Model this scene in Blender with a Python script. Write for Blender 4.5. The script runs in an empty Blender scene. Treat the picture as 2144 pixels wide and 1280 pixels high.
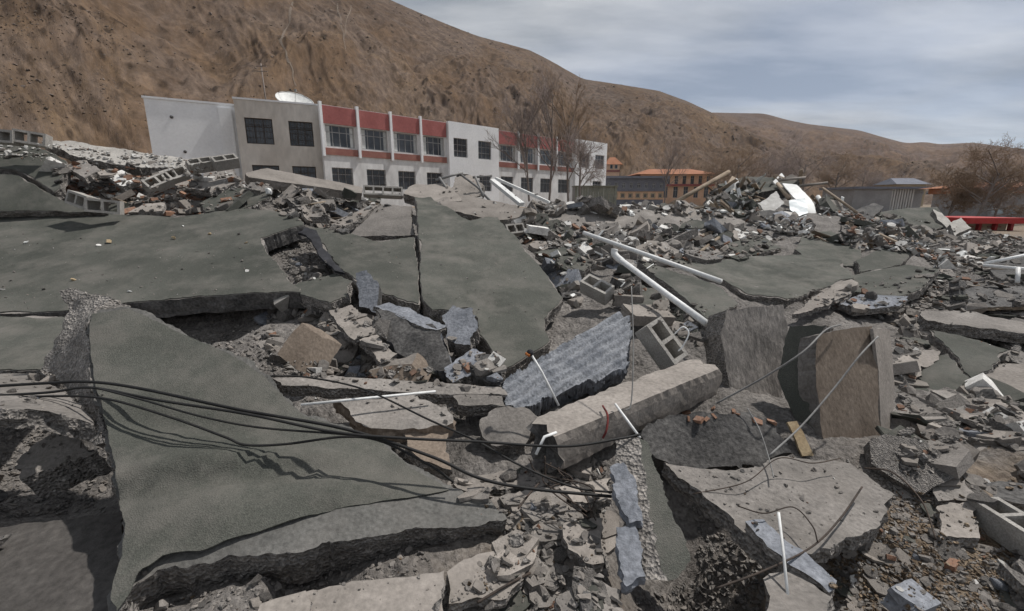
import bpy, bmesh, math, random
import numpy as np
from mathutils import Vector, Matrix, Euler, noise
from mathutils.geometry import delaunay_2d_cdt
from mathutils.bvhtree import BVHTree

random.seed(7); rng = np.random.default_rng(7)
scene = bpy.context.scene
C = scene.collection

# ------------------------------------------------------------------ camera
F = 953.0; CX, CY = 1072.0, 640.0           # focal length in pixels of a 2144 px wide frame
PITCH = math.radians(12.8); CAMZ = 1.75
cam_d = bpy.data.cameras.new('camera'); cam_d.sensor_width = 36.0; cam_d.lens = 36.0 * F / 2144.0
cam_d.clip_start = 0.05; cam_d.clip_end = 9000
cam = bpy.data.objects.new('camera', cam_d); C.objects.link(cam)
cam.location = (0, 0, CAMZ); cam.rotation_euler = (math.radians(90) - PITCH, 0, 0)
scene.camera = cam

# ------------------------------------------------------------------ sky, sun, exposure
SUN_TO = Vector((0.56, 0.28, 1.0)).normalized()
SUN_EL = math.asin(SUN_TO.z); SUN_AZ = math.atan2(SUN_TO.x, SUN_TO.y)
world = bpy.data.worlds.new('World'); scene.world = world; world.use_nodes = True
wn = world.node_tree.nodes; wl = world.node_tree.links
wn.clear()
w_out = wn.new('ShaderNodeOutputWorld'); w_bg = wn.new('ShaderNodeBackground')
w_sky = wn.new('ShaderNodeTexSky'); w_sky.sky_type = 'NISHITA'; w_sky.sun_disc = False
w_sky.sun_elevation = SUN_EL; w_sky.sun_rotation = SUN_AZ
w_sky.altitude = 3700; w_sky.dust_density = 1.0; w_sky.air_density = 1.0
w_tc = wn.new('ShaderNodeTexCoord')
w_sep = wn.new('ShaderNodeSeparateXYZ'); wl.new(w_tc.outputs['Generated'], w_sep.inputs[0])
w_add = wn.new('ShaderNodeMath'); w_add.operation = 'MAXIMUM'; w_add.inputs[1].default_value = 0.0
wl.new(w_sep.outputs['Z'], w_add.inputs[0])
w_a2 = wn.new('ShaderNodeMath'); w_a2.operation = 'ADD'; w_a2.inputs[1].default_value = 0.12
wl.new(w_add.outputs[0], w_a2.inputs[0])
w_dx = wn.new('ShaderNodeMath'); w_dx.operation = 'DIVIDE'; w_dy = wn.new('ShaderNodeMath'); w_dy.operation = 'DIVIDE'
wl.new(w_sep.outputs['X'], w_dx.inputs[0]); wl.new(w_a2.outputs[0], w_dx.inputs[1])
wl.new(w_sep.outputs['Y'], w_dy.inputs[0]); wl.new(w_a2.outputs[0], w_dy.inputs[1])
w_com = wn.new('ShaderNodeCombineXYZ'); wl.new(w_dx.outputs[0], w_com.inputs[0]); wl.new(w_dy.outputs[0], w_com.inputs[1])
w_map = wn.new('ShaderNodeMapping'); w_map.inputs['Location'].default_value = (3.1, 1.7, 0); w_map.inputs['Rotation'].default_value = (0, 0, math.radians(-30))
w_map.inputs['Scale'].default_value = (0.30, 0.66, 1.0); wl.new(w_com.outputs[0], w_map.inputs[0])
w_n = wn.new('ShaderNodeTexNoise'); w_n.inputs['Scale'].default_value = 1.3; w_n.inputs['Detail'].default_value = 7
w_n.inputs['Roughness'].default_value = 0.52; w_n.inputs['Distortion'].default_value = 0.5
wl.new(w_map.outputs[0], w_n.inputs['Vector'])
w_rmp = wn.new('ShaderNodeValToRGB'); w_rmp.color_ramp.elements[0].position = 0.38; w_rmp.color_ramp.elements[1].position = 0.62
w_rmp.color_ramp.elements[0].color = (0.68, 0.68, 0.68, 1); w_rmp.color_ramp.elements[1].color = (0.97, 0.97, 0.97, 1)
wl.new(w_n.outputs['Fac'], w_rmp.inputs[0])
w_n2 = wn.new('ShaderNodeTexNoise'); w_n2.inputs['Scale'].default_value = 1.7; w_n2.inputs['Detail'].default_value = 8
w_n2.inputs['Roughness'].default_value = 0.58
wl.new(w_map.outputs[0], w_n2.inputs['Vector'])
w_cc = wn.new('ShaderNodeValToRGB'); w_cc.color_ramp.elements[0].position = 0.40; w_cc.color_ramp.elements[1].position = 0.64
w_cc.color_ramp.elements[0].color = (2.6, 2.87, 3.2, 1); w_cc.color_ramp.elements[1].color = (6.2, 6.3, 6.4, 1)
wl.new(w_n2.outputs['Fac'], w_cc.inputs[0])
w_mix = wn.new('ShaderNodeMixRGB'); wl.new(w_rmp.outputs[0], w_mix.inputs[0])
wl.new(w_sky.outputs[0], w_mix.inputs[1]); wl.new(w_cc.outputs[0], w_mix.inputs[2])
wl.new(w_mix.outputs[0], w_bg.inputs[0]); w_bg.inputs[1].default_value = 0.11
wl.new(w_bg.outputs[0], w_out.inputs[0])

sun_d = bpy.data.lights.new('sun', 'SUN'); sun_d.energy = 4.1; sun_d.angle = math.radians(1.2); sun_d.color = (1.0, 0.965, 0.92)
sun = bpy.data.objects.new('sun', sun_d); C.objects.link(sun)
sun.rotation_euler = SUN_TO.to_track_quat('Z', 'Y').to_euler(); sun.location = (0, 0, 60)

scene.view_settings.view_transform = 'Standard'; scene.view_settings.look = 'None'
scene.view_settings.exposure = 0.0; scene.view_settings.gamma = 1.0; scene.view_settings.use_curve_mapping = False
scene.render.engine = 'CYCLES'
scene.cycles.max_bounces = 6; scene.cycles.diffuse_bounces = 3; scene.cycles.glossy_bounces = 2
scene.cycles.use_denoising = True; scene.cycles.volume_bounces = 0
scene.cycles.use_adaptive_sampling = True; scene.cycles.adaptive_threshold = 0.025

# ------------------------------------------------------------------ geometry from camera calibration
FW = Vector((0, math.cos(PITCH), -math.sin(PITCH))); UP = Vector((0, math.sin(PITCH), math.cos(PITCH))); RT = Vector((1, 0, 0))
CAM = Vector((0, 0, CAMZ))
def ray(u, v): return FW + RT * ((u - CX) / F) - UP * ((v - CY) / F)
def P(u, v, d): return CAM + ray(u, v) * d
def PZ(u, v, z):
    q = ray(u, v); return CAM + q * ((z - CAMZ) / q.z)

# numpy noise ------------------------------------------------------
_perm = np.random.default_rng(3).permutation(512); _perm = np.concatenate([_perm, _perm])
_grad = np.random.default_rng(4).normal(size=(512, 2)); _grad /= np.linalg.norm(_grad, axis=1)[:, None]
def pn(x, y):
    xi = np.floor(x).astype(int); yi = np.floor(y).astype(int); xf = x - xi; yf = y - yi
    def g(ix, iy, fx, fy):
        h = _perm[(_perm[ix & 511] + iy) & 511]; return _grad[h, 0] * fx + _grad[h, 1] * fy
    s = xf * xf * xf * (xf * (xf * 6 - 15) + 10); t = yf * yf * yf * (yf * (yf * 6 - 15) + 10)
    a = g(xi, yi, xf, yf); b = g(xi + 1, yi, xf - 1, yf); c = g(xi, yi + 1, xf, yf - 1); d = g(xi + 1, yi + 1, xf - 1, yf - 1)
    return (a + s * (b - a)) * (1 - t) + (c + s * (d - c)) * t
def fbm(x, y, o=5, gain=0.5, ridged=False):
    r = np.zeros_like(x); a = 1.0; f = 1.0
    for i in range(o):
        n = pn(x * f + 17.3 * i, y * f - 9.1 * i)
        r += a * ((0.5 - np.abs(n) * 1.6) if ridged else n); a *= gain; f *= 2.03
    return r

# ------------------------------------------------------------------ materials
MATS = {}
def lin(c): return tuple(c) + (1.0,)
def mat(name, c1, c2, scale=4.0, c3=None, fine=0.25, fscale=60.0, bump=0.4, bscale=40.0, bdist=0.01, rough=0.9,
        rnd=0.25, speck=None, speckscale=90.0, dust=None, dustamt=0.5, grain=None, spec=0.25, stretch=None, bricks=None, metallic=0.0):
    m = bpy.data.materials.new(name); m.use_nodes = True; nt = m.node_tree; N = nt.nodes; L = nt.links
    N.clear(); out = N.new('ShaderNodeOutputMaterial'); bs = N.new('ShaderNodeBsdfPrincipled'); L.new(bs.outputs[0], out.inputs[0])
    bs.inputs['Roughness'].default_value = rough; bs.inputs['Metallic'].default_value = metallic
    bs.inputs['Specular IOR Level'].default_value = spec
    tc = N.new('ShaderNodeTexCoord'); oi = N.new('ShaderNodeObjectInfo')
    vm = N.new('ShaderNodeVectorMath'); vm.operation = 'SCALE'; vm.inputs[0].default_value = (13.1, 7.7, 5.3)
    L.new(oi.outputs['Random'], vm.inputs['Scale'])
    va = N.new('ShaderNodeVectorMath'); va.operation = 'ADD'; L.new(tc.outputs['Object'], va.inputs[0]); L.new(vm.outputs[0], va.inputs[1])
    vec = va.outputs[0]
    if stretch:
        mp = N.new('ShaderNodeMapping'); mp.inputs['Scale'].default_value = stretch; L.new(vec, mp.inputs[0]); vecs = mp.outputs[0]
    else: vecs = vec
    n1 = N.new('ShaderNodeTexNoise'); n1.inputs['Scale'].default_value = scale; n1.inputs['Detail'].default_value = 6; n1.inputs['Roughness'].default_value = 0.6
    L.new(vecs, n1.inputs['Vector'])
    rp = N.new('ShaderNodeValToRGB'); e = rp.color_ramp.elements; e[0].position = 0.32; e[1].position = 0.68
    e[0].color = lin(c1); e[1].color = lin(c2)
    if c3: x = e.new(0.5); x.color = lin(c3)
    L.new(n1.outputs['Fac'], rp.inputs[0]); col = rp.outputs[0]
    n2 = N.new('ShaderNodeTexNoise'); n2.inputs['Scale'].default_value = fscale; n2.inputs['Detail'].default_value = 4
    L.new(vecs, n2.inputs['Vector'])
    mr = N.new('ShaderNodeMapRange'); mr.inputs[1].default_value = 0.25; mr.inputs[2].default_value = 0.75
    mr.inputs[3].default_value = 1 - fine; mr.inputs[4].default_value = 1 + fine; L.new(n2.outputs['Fac'], mr.inputs[0])
    mm = N.new('ShaderNodeMixRGB'); mm.blend_type = 'MULTIPLY'; mm.inputs[0].default_value = 1; L.new(col, mm.inputs[1]); L.new(mr.outputs[0], mm.inputs[2]); col = mm.outputs[0]
    if speck:
        vo = N.new('ShaderNodeTexVoronoi'); vo.inputs['Scale'].default_value = speckscale; L.new(vec, vo.inputs['Vector'])
        sr = N.new('ShaderNodeValToRGB'); sr.color_ramp.elements[0].position = 0.25; sr.color_ramp.elements[1].position = 0.8
        sr.color_ramp.elements[0].color = (0.45, 0.45, 0.45, 1); sr.color_ramp.elements[1].color = (1.45, 1.42, 1.38, 1)
        bw = N.new('ShaderNodeRGBToBW'); L.new(vo.outputs['Color'], bw.inputs[0]); L.new(bw.outputs[0], sr.inputs[0])
        ms = N.new('ShaderNodeMixRGB'); ms.blend_type = 'MULTIPLY'; ms.inputs[0].default_value = speck; L.new(col, ms.inputs[1]); L.new(sr.outputs[0], ms.inputs[2]); col = ms.outputs[0]
    if dust:
        geo = N.new('ShaderNodeNewGeometry'); sz = N.new('ShaderNodeSeparateXYZ'); L.new(geo.outputs['Normal'], sz.inputs[0])
        n3 = N.new('ShaderNodeTexNoise'); n3.inputs['Scale'].default_value = 2.3; n3.inputs['Detail'].default_value = 9; n3.inputs['Roughness'].default_value = 0.72
        L.new(vec, n3.inputs['Vector'])
        r3 = N.new('ShaderNodeMapRange'); r3.inputs[1].default_value = 0.45; r3.inputs[2].default_value = 0.72; L.new(n3.outputs['Fac'], r3.inputs[0])
        rz = N.new('ShaderNodeMapRange'); rz.inputs[1].default_value = 0.2; rz.inputs[2].default_value = 0.8; L.new(sz.outputs['Z'], rz.inputs[0])
        mu = N.new('ShaderNodeMath'); mu.operation = 'MULTIPLY'; L.new(r3.outputs[0], mu.inputs[0]); L.new(rz.outputs[0], mu.inputs[1])
        mu2 = N.new('ShaderNodeMath'); mu2.operation = 'MULTIPLY'; L.new(mu.outputs[0], mu2.inputs[0]); mu2.inputs[1].default_value = dustamt
        md = N.new('ShaderNodeMixRGB'); L.new(mu2.outputs[0], md.inputs[0]); L.new(col, md.inputs[1]); md.inputs[2].default_value = lin(dust); col = md.outputs[0]
    if rnd:
        r4 = N.new('ShaderNodeMapRange'); r4.inputs[3].default_value = 1 - rnd; r4.inputs[4].default_value = 1 + rnd; L.new(oi.outputs['Random'], r4.inputs[0])
        m4 = N.new('ShaderNodeMixRGB'); m4.blend_type = 'MULTIPLY'; m4.inputs[0].default_value = 1; L.new(col, m4.inputs[1]); L.new(r4.outputs[0], m4.inputs[2]); col = m4.outputs[0]
    L.new(col, bs.inputs['Base Color'])
    if bump:
        nb = N.new('ShaderNodeTexNoise'); nb.inputs['Scale'].default_value = bscale; nb.inputs['Detail'].default_value = 7; nb.inputs['Roughness'].default_value = 0.65
        L.new(vecs, nb.inputs['Vector'])
        bp = N.new('ShaderNodeBump'); bp.inputs['Strength'].default_value = bump; bp.inputs['Distance'].default_value = bdist
        h = nb.outputs['Fac']
        if speck:
            ma = N.new('ShaderNodeMath'); ma.operation = 'ADD'; L.new(nb.outputs['Fac'], ma.inputs[0]); L.new(vo.outputs['Distance'], ma.inputs[1]); h = ma.outputs[0]
        L.new(h, bp.inputs['Height']); L.new(bp.outputs[0], bs.inputs['Normal'])
    MATS[name] = m; return m

DUST = (0.235, 0.212, 0.19)
mat('felt', (0.058, 0.061, 0.052), (0.103, 0.104, 0.091), 1.1, c3=(0.079, 0.081, 0.070), fine=0.32, fscale=170, bump=0.5, bscale=130, bdist=0.005, rough=0.95, rnd=0.10, dust=(0.17, 0.157, 0.14), dustamt=0.75, speck=0.25, speckscale=160)
mat('screed', (0.085, 0.083, 0.078), (0.15, 0.145, 0.136), 2.5, c3=(0.115, 0.112, 0.104), fine=0.35, fscale=50, bump=0.6, bscale=30, bdist=0.015, rnd=0.05, dust=(0.19, 0.175, 0.16), dustamt=0.5)
mat('shaded_concrete', (0.045, 0.041, 0.038), (0.085, 0.078, 0.072), 2.0, fine=0.35, fscale=30, bump=0.6, bscale=18, bdist=0.02, rnd=0.05)  # shade on the lower left corner slab, put into its base colour
mat('concrete', (0.150, 0.138, 0.126), (0.258, 0.237, 0.217), 3.0, c3=(0.198, 0.181, 0.165), fine=0.3, fscale=45, bump=0.6, bscale=28, bdist=0.02, dust=DUST, dustamt=0.5, rnd=0.2)
mat('board_concrete', (0.15, 0.137, 0.125), (0.30, 0.272, 0.245), 9.0, c3=(0.22, 0.20, 0.182), fine=0.35, fscale=50, bump=0.8, bscale=22, bdist=0.02, rnd=0.1, stretch=(1, 1, 0.10))
mat('broken', (0.180, 0.167, 0.155), (0.324, 0.302, 0.281), 9.0, fine=0.4, fscale=70, bump=0.9, bscale=35, bdist=0.03, speck=0.5, speckscale=55, rnd=0.15)
mat('dark_concrete', (0.053, 0.051, 0.050), (0.128, 0.122, 0.116), 5.0, fine=0.5, fscale=40, bump=0.7, bscale=20, bdist=0.02, rnd=0.15)
mat('bluegrey', (0.135, 0.144, 0.162), (0.252, 0.261, 0.284), 5.0, fine=0.3, fscale=40, bump=0.7, bscale=24, bdist=0.02, rnd=0.15)
mat('blue_ridged', (0.153, 0.164, 0.184), (0.297, 0.306, 0.324), 6.0, fine=0.35, fscale=50, bump=0.9, bscale=30, bdist=0.02, rnd=0.1)
mat('tan', (0.189, 0.169, 0.149), (0.290, 0.260, 0.233), 3.0, fine=0.25, fscale=40, bump=0.5, bscale=30, bdist=0.012, rnd=0.22, dust=(0.28, 0.252, 0.226), dustamt=0.4)
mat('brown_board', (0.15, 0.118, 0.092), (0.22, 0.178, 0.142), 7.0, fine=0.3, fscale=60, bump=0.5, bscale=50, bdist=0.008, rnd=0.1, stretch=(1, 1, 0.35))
mat('block', (0.26, 0.245, 0.225), (0.38, 0.36, 0.33), 6.0, fine=0.3, fscale=80, bump=0.7, bscale=70, bdist=0.01, rnd=0.15)
mat('white', (0.55, 0.55, 0.53), (0.72, 0.72, 0.70), 4.0, fine=0.08, fscale=20, bump=0.15, bscale=20, bdist=0.004, rough=0.55, rnd=0.1)
mat('pvc', (0.66, 0.66, 0.645), (0.80, 0.80, 0.785), 3.0, fine=0.12, fscale=30, bump=0.1, bscale=20, bdist=0.002, rough=0.5, rnd=0.05, dust=DUST, dustamt=0.35)
mat('white_plaster', (0.441, 0.425, 0.399), (0.672, 0.656, 0.625), 8.0, fine=0.2, fscale=50, bump=0.5, bscale=30, bdist=0.01, rnd=0.25)
mat('brick', (0.20, 0.105, 0.068), (0.31, 0.18, 0.12), 9.0, fine=0.25, fscale=60, bump=0.6, bscale=50, bdist=0.01, rnd=0.35, dust=DUST, dustamt=0.6)
mat('buff', (0.30, 0.22, 0.13), (0.42, 0.33, 0.21), 9.0, fine=0.2, fscale=60, bump=0.5, bscale=40, bdist=0.01, rnd=0.2)
mat('timber', (0.14, 0.105, 0.075), (0.27, 0.22, 0.165), 5.0, fine=0.3, fscale=40, bump=0.5, bscale=40, bdist=0.008, rnd=0.35, stretch=(0.25, 1, 1))
mat('wood_light', (0.26, 0.205, 0.155), (0.37, 0.30, 0.23), 5.0, fine=0.2, fscale=30, bump=0.3, bscale=30, bdist=0.005, rnd=0.2)
mat('steel', (0.035, 0.028, 0.024), (0.075, 0.055, 0.043), 12.0, fine=0.3, bump=0.3, rough=0.75, rnd=0.2)
mat('grey_steel', (0.16, 0.155, 0.15), (0.24, 0.235, 0.225), 12.0, fine=0.2, bump=0.1, rough=0.6, rnd=0.1)
mat('cable', (0.012, 0.012, 0.012), (0.022, 0.021, 0.020), 10.0, fine=0.1, bump=0.0, rough=0.6, rnd=0.1)
mat('rust_orange', (0.42, 0.12, 0.03), (0.55, 0.2, 0.06), 20.0, bump=0.2, rough=0.6)
mat('red_cloth', (0.10, 0.022, 0.02), (0.17, 0.04, 0.035), 14.0, bump=0.4, rough=0.9)
mat('black_rubber', (0.012, 0.012, 0.014), (0.03, 0.03, 0.034), 8.0, bump=0.4, rough=0.8)
mat('glassy', (0.30, 0.36, 0.39), (0.42, 0.48, 0.5), 2.0, fine=0.05, bump=0.0, rough=0.25, spec=0.5)
# buildings
mat('wall_white', (0.72, 0.725, 0.735), (0.82, 0.825, 0.83), 0.5, fine=0.06, fscale=6, bump=0.2, bscale=8, bdist=0.02, rnd=0.03)
mat('wall_tile', (0.52, 0.51, 0.50), (0.74, 0.735, 0.725), 0.5, c3=(0.66, 0.655, 0.645), fine=0.14, fscale=3, bump=0.2, bscale=8, bdist=0.02, rnd=0.03, stretch=(1, 1, 0.5))
mat('wall_dirty', (0.44, 0.40, 0.355), (0.60, 0.565, 0.52), 0.35, fine=0.14, fscale=3, bump=0.2, bscale=8, bdist=0.02, rnd=0.03, stretch=(1, 1, 0.4))
mat('red_paint', (0.29, 0.098, 0.092), (0.36, 0.13, 0.12), 0.8, fine=0.12, fscale=5, bump=0.2, bscale=8, rnd=0.05)
mat('brown_paint', (0.24, 0.10, 0.085), (0.31, 0.15, 0.12), 0.8, fine=0.1, fscale=5, bump=0.2, bscale=8, rnd=0.05)
mat('pane', (0.03, 0.036, 0.045), (0.085, 0.095, 0.11), 0.9, fine=0.1, fscale=3, bump=0.0, rough=0.15, spec=0.5, rnd=0.4)
mat('frame_paint', (0.26, 0.255, 0.25), (0.36, 0.355, 0.35), 2.0, fine=0.1, bump=0.0, rough=0.7, rnd=0.1)
mat('curtain', (0.40, 0.41, 0.40), (0.58, 0.59, 0.58), 3.0, fine=0.1, bump=0.0, rough=0.8, rnd=0.2)
mat('orange_paint', (0.62, 0.40, 0.27), (0.74, 0.51, 0.36), 0.9, fine=0.1, fscale=5, bump=0.2, bscale=8, rnd=0.08)
mat('orange_roof', (0.281, 0.121, 0.066), (0.359, 0.168, 0.098), 0.9, fine=0.2, fscale=8, bump=0.3, bscale=8, rnd=0.08)
mat('slate', (0.13, 0.137, 0.165), (0.19, 0.198, 0.225), 0.9, fine=0.15, fscale=6, bump=0.2, bscale=8, rnd=0.08)
mat('grey_wall', (0.24, 0.235, 0.235), (0.32, 0.315, 0.315), 0.7, fine=0.12, fscale=6, bump=0.2, bscale=8, rnd=0.08)
mat('pale_column', (0.48, 0.465, 0.44), (0.58, 0.565, 0.54), 1.0, fine=0.1, bump=0.0, rnd=0.1)
mat('tarp', (0.2, 0.21, 0.185), (0.28, 0.285, 0.23), 0.9, fine=0.15, fscale=6, bump=0.3, bscale=4, bdist=0.05, rnd=0.08)
mat('red_roof', (0.32, 0.022, 0.024), (0.42, 0.045, 0.04), 1.2, fine=0.12, fscale=10, bump=0.1, rough=0.6, rnd=0.05)
mat('cream', (0.34, 0.27, 0.18), (0.43, 0.36, 0.26), 1.0, fine=0.12, bump=0.1, rnd=0.05)
mat('bark', (0.17, 0.145, 0.13), (0.24, 0.205, 0.185), 3.0, fine=0.2, bump=0.0, rnd=0.1)
mat('twig', (0.237, 0.194, 0.175), (0.325, 0.269, 0.244), 1.0, fine=0.2, bump=0.0, rnd=0.12)
mat('twig_warm', (0.207, 0.144, 0.098), (0.287, 0.207, 0.144), 1.0, fine=0.2, bump=0.0, rnd=0.12)
mat('ground', (0.123, 0.113, 0.103), (0.220, 0.203, 0.187), 2.6, c3=(0.167, 0.153, 0.141), fine=0.5, fscale=38, bump=0.9, bscale=14, bdist=0.06, rnd=0)
mat('soil', (0.14, 0.10, 0.068), (0.27, 0.21, 0.15), 5.0, c3=(0.2, 0.15, 0.104), fine=0.45, fscale=40, bump=1.0, bscale=30, bdist=0.03, rnd=0.1, speck=0.6, speckscale=55)
M = MATS
# ------------------------------------------------------------------ object helpers
SOLIDS_V, SOLIDS_F = [], []                 # world-space triangles that loose pieces can rest on
def solid(verts, faces):
    o = len(SOLIDS_V); SOLIDS_V.extend([tuple(v) for v in verts]); SOLIDS_F.extend([tuple(o + i for i in f) for f in faces])
def mesh_obj(name, verts, faces, mats, parent=None, idx=None, smooth=None, loc=None, sharp=None):
    me = bpy.data.meshes.new(name); me.from_pydata([tuple(v) for v in verts], [], [tuple(f) for f in faces])
    for m in (mats if isinstance(mats, (list, tuple)) else [mats]): me.materials.append(M[m] if isinstance(m, str) else m)
    if idx is not None: me.polygons.foreach_set('material_index', idx)
    if smooth is not None:
        me.polygons.foreach_set('use_smooth', [bool(s) for s in smooth] if not isinstance(smooth, bool) else [smooth] * len(faces))
    me.update()
    if sharp:
        for e in me.edges:
            if tuple(sorted(e.vertices)) in sharp: e.use_edge_sharp = True
    o = bpy.data.objects.new(name, me); C.objects.link(o)
    if parent: o.parent = parent
    if loc is not None: o.location = loc
    return o
def tag(o, label=None, cat=None, group=None, kind=None):
    if label: o['label'] = label
    if cat: o['category'] = cat
    if group: o['group'] = group
    if kind or cat: o['kind'] = kind or 'thing'
    return o
def empty(name, loc, label=None, cat=None, group=None, rot=None):
    o = bpy.data.objects.new(name, None); C.objects.link(o); o.location = loc; o.empty_display_size = 0.1
    if rot: o.rotation_euler = rot
    return tag(o, label, cat, group)

class MB:
    def __init__(s): s.v = []; s.f = []; s.m = []; s.sm = []
    def face_list(s, vs, fs, mi=0, sm=False):
        o = len(s.v); s.v.extend([Vector(v) for v in vs]); s.f.extend([tuple(o + i for i in f) for f in fs]); s.m.extend([mi] * len(fs)); s.sm.extend([sm] * len(fs))
    def box(s, c, size, R=None, mi=0):
        hx, hy, hz = (x / 2 for x in size); vs = [Vector((x, y, z)) for x in (-hx, hx) for y in (-hy, hy) for z in (-hz, hz)]
        if R is not None: vs = [R @ v for v in vs]
        vs = [v + Vector(c) for v in vs]
        s.face_list(vs, [(0, 1, 3, 2), (4, 6, 7, 5), (0, 4, 5, 1), (2, 3, 7, 6), (0, 2, 6, 4), (1, 5, 7, 3)], mi)
    def bar(s, a, b, w, h=None, mi=0, upv=(0, 0, 1)):
        a = Vector(a); b = Vector(b); h = h or w; d = b - a; L = d.length
        x = d.normalized(); u = Vector(upv)
        if abs(x.dot(u)) > 0.97: u = Vector((0, 1, 0))
        y = u.cross(x).normalized(); z = x.cross(y)
        s.box((a + b) / 2, (L, w, h), Matrix((x, y, z)).transposed(), mi)
    def tube(s, pts, r, n=6, mi=0, r2=None, cap=True):
        pts = [Vector(p) for p in pts]; k = len(pts); rings = []
        prev = None
        for i, p in enumerate(pts):
            t = (pts[min(i + 1, k - 1)] - pts[max(i - 1, 0)]).normalized()
            if prev is None:
                a = Vector((0, 0, 1)) if abs(t.z) < 0.9 else Vector((1, 0, 0)); x = t.cross(a).normalized()
            else: x = (prev - t * prev.dot(t)).normalized()
            prev = x; y = t.cross(x); rr = r if r2 is None else r + (r2 - r) * i / max(1, k - 1)
            rings.append([p + (x * math.cos(2 * math.pi * j / n) + y * math.sin(2 * math.pi * j / n)) * rr for j in range(n)])
        vs = [q for R in rings for q in R]; fs = []
        for i in range(k - 1):
            for j in range(n):
                j2 = (j + 1) % n; fs.append((i * n + j, i * n + j2, (i + 1) * n + j2, (i + 1) * n + j))
        if cap: fs += [tuple(reversed(range(n))), tuple((k - 1) * n + j for j in range(n))]
        s.face_list(vs, fs, mi, True)
    def build(s, name, mats, parent=None, origin=None):
        org = Vector(origin) if origin is not None else Vector((0, 0, 0))
        return mesh_obj(name, [v - org for v in s.v], s.f, mats, parent, s.m, s.sm, loc=(org if origin is not None and parent is None else None))
def catmull(pts, n=10):
    pts = [Vector(p) for p in pts]; p = [pts[0] * 2 - pts[1]] + pts + [pts[-1] * 2 - pts[-2]]; out = []
    for i in range(1, len(p) - 2):
        for k in range(n):
            t = k / n; a, b, c, d = p[i - 1], p[i], p[i + 1], p[i + 2]
            out.append(0.5 * ((2 * b) + (c - a) * t + (2 * a - 5 * b + 4 * c - d) * t * t + (3 * b - a - 3 * c + d) * t ** 3))
    out.append(pts[-1]); return out

# ------------------------------------------------------------------ ground
ctrl = []
def g(u, v, d, dz=0.0):
    p = P(u, v, d); ctrl.append((p.x, p.y, p.z + (dz or (-.11 if d > 3.3 else 0.0))))
for u in (-500, 0, 600, 1100, 1600, 2144, 2700): g(u, 1290, 2.05)
for a in [(-100, 1100, 2.6, -.1), (120, 950, 3.0, -.45), (100, 860, 3.9, -.45), (400, 1000, 2.6, -.35), (700, 1000, 2.9, -.2), (1150, 1100, 2.55), (1480, 1100, 2.5, -.75), (1540, 1180, 2.2, -.7), (1800, 1100, 2.5), (2144, 1100, 2.5),
          (1000, 950, 3.1), (1300, 950, 3.1), (1750, 950, 3.0), (2100, 950, 3.0), (2500, 950, 3.0),
          (450, 850, 3.6, -.3), (700, 850, 3.5, -.05), (1000, 850, 3.6, -.05), (1450, 850, 3.5, -.05), (1950, 850, 3.6), (2200, 850, 3.6),
          (450, 720, 4.3, -.05), (700, 760, 4.0), (1000, 760, 4.3), (1300, 760, 4.2), (1600, 740, 4.3, -.1), (1950, 760, 4.6), (2200, 760, 4.6),
          (100, 700, 4.2, -.3), (450, 670, 4.9, -.35), (700, 660, 4.7), (900, 660, 5.2, -.1), (1250, 660, 5.3), (1500, 660, 5.0), (1950, 660, 6.0), (2300, 660, 6.0),
          (0, 580, 5.2, -.3), (300, 560, 5.6, -.3), (620, 560, 5.7, -.05), (800, 560, 5.8, -.3), (1000, 560, 6.6, -.3), (1250, 560, 7.2), (1600, 560, 7.5), (1900, 560, 8.0), (2200, 560, 8.5),
          (0, 470, 6.6, -.3), (300, 470, 6.9, -.3), (650, 480, 7.5, -.05), (1000, 480, 9.0, -.1), (1300, 480, 10), (1700, 480, 10.5), (1950, 480, 12), (2200, 508, 13),
          (0, 400, 7.0, -.2), (250, 420, 7.6, 0), (450, 420, 8.0, 0), (750, 430, 9.5, 0), (1100, 435, 12), (1400, 440, 14), (1650, 430, 13), (1900, 440, 16), (2200, 500, 20),
          (-200, 330, 7.2, -.2), (0, 330, 7.6, -.25), (250, 345, 8.4, -.2), (450, 360, 9, -.15), (650, 390, 10, -.1), (1650, 402, 14.5, -.1), (1560, 412, 14.5, -.15), (550, 1235, 2.0, .05), (850, 1205, 2.12, .05), (1480, 428, 13.2, -.1), (1600, 425, 12.8, -.1), (1720, 432, 12.6, -.1), (1800, 448, 12.3, -.1), (1250, 425, 13, -.08), (1350, 428, 13.5, -.08)]: g(*a)
ctrl += [(-14, 9, 2.0), (-10, 5, 1.3), (-9, 12, 1.9), (-16, 16, 1.6), (-3, 15, 1.2), (4, 20, 0.8), (10, 22, 0.4), (-24, 30, 1.3), (0, 32, 0.9), (15, 34, 0.5), (30, 28, 0.1), (14, 14, 0.5), (20, 18, 0.2), (0, 55, 1.1), (15, 66, 1.2),
         (-40, 40, 2.6), (40, 60, 0.5), (70, 60, 0.6), (-70, 60, 4), (0, 110, 1.5), (90, 120, 1.2), (-90, 110, 5), (0, -6, 0), (9, -4, 0), (-9, -4, 0.2), (-8, 1.5, 0.3), (8, 2, 0), (14, 6, 0.1), (40, 5, 0), (-40, 0, 0.5), (0, -60, 0),
         (400, 400, 4), (-400, 400, 10), (0, 600, 5), (400, -400, 0), (-400, -400, 0)]
ctrl = np.array(ctrl)
_D = np.linalg.norm(ctrl[:, None, :2] - ctrl[None, :, :2], axis=2)
_W = np.linalg.solve(np.block([[_D - 0.02 * np.eye(len(ctrl)) * -1, np.ones((len(ctrl), 1))], [np.ones((1, len(ctrl))), np.zeros((1, 1))]]), np.append(ctrl[:, 2], 0))
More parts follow.
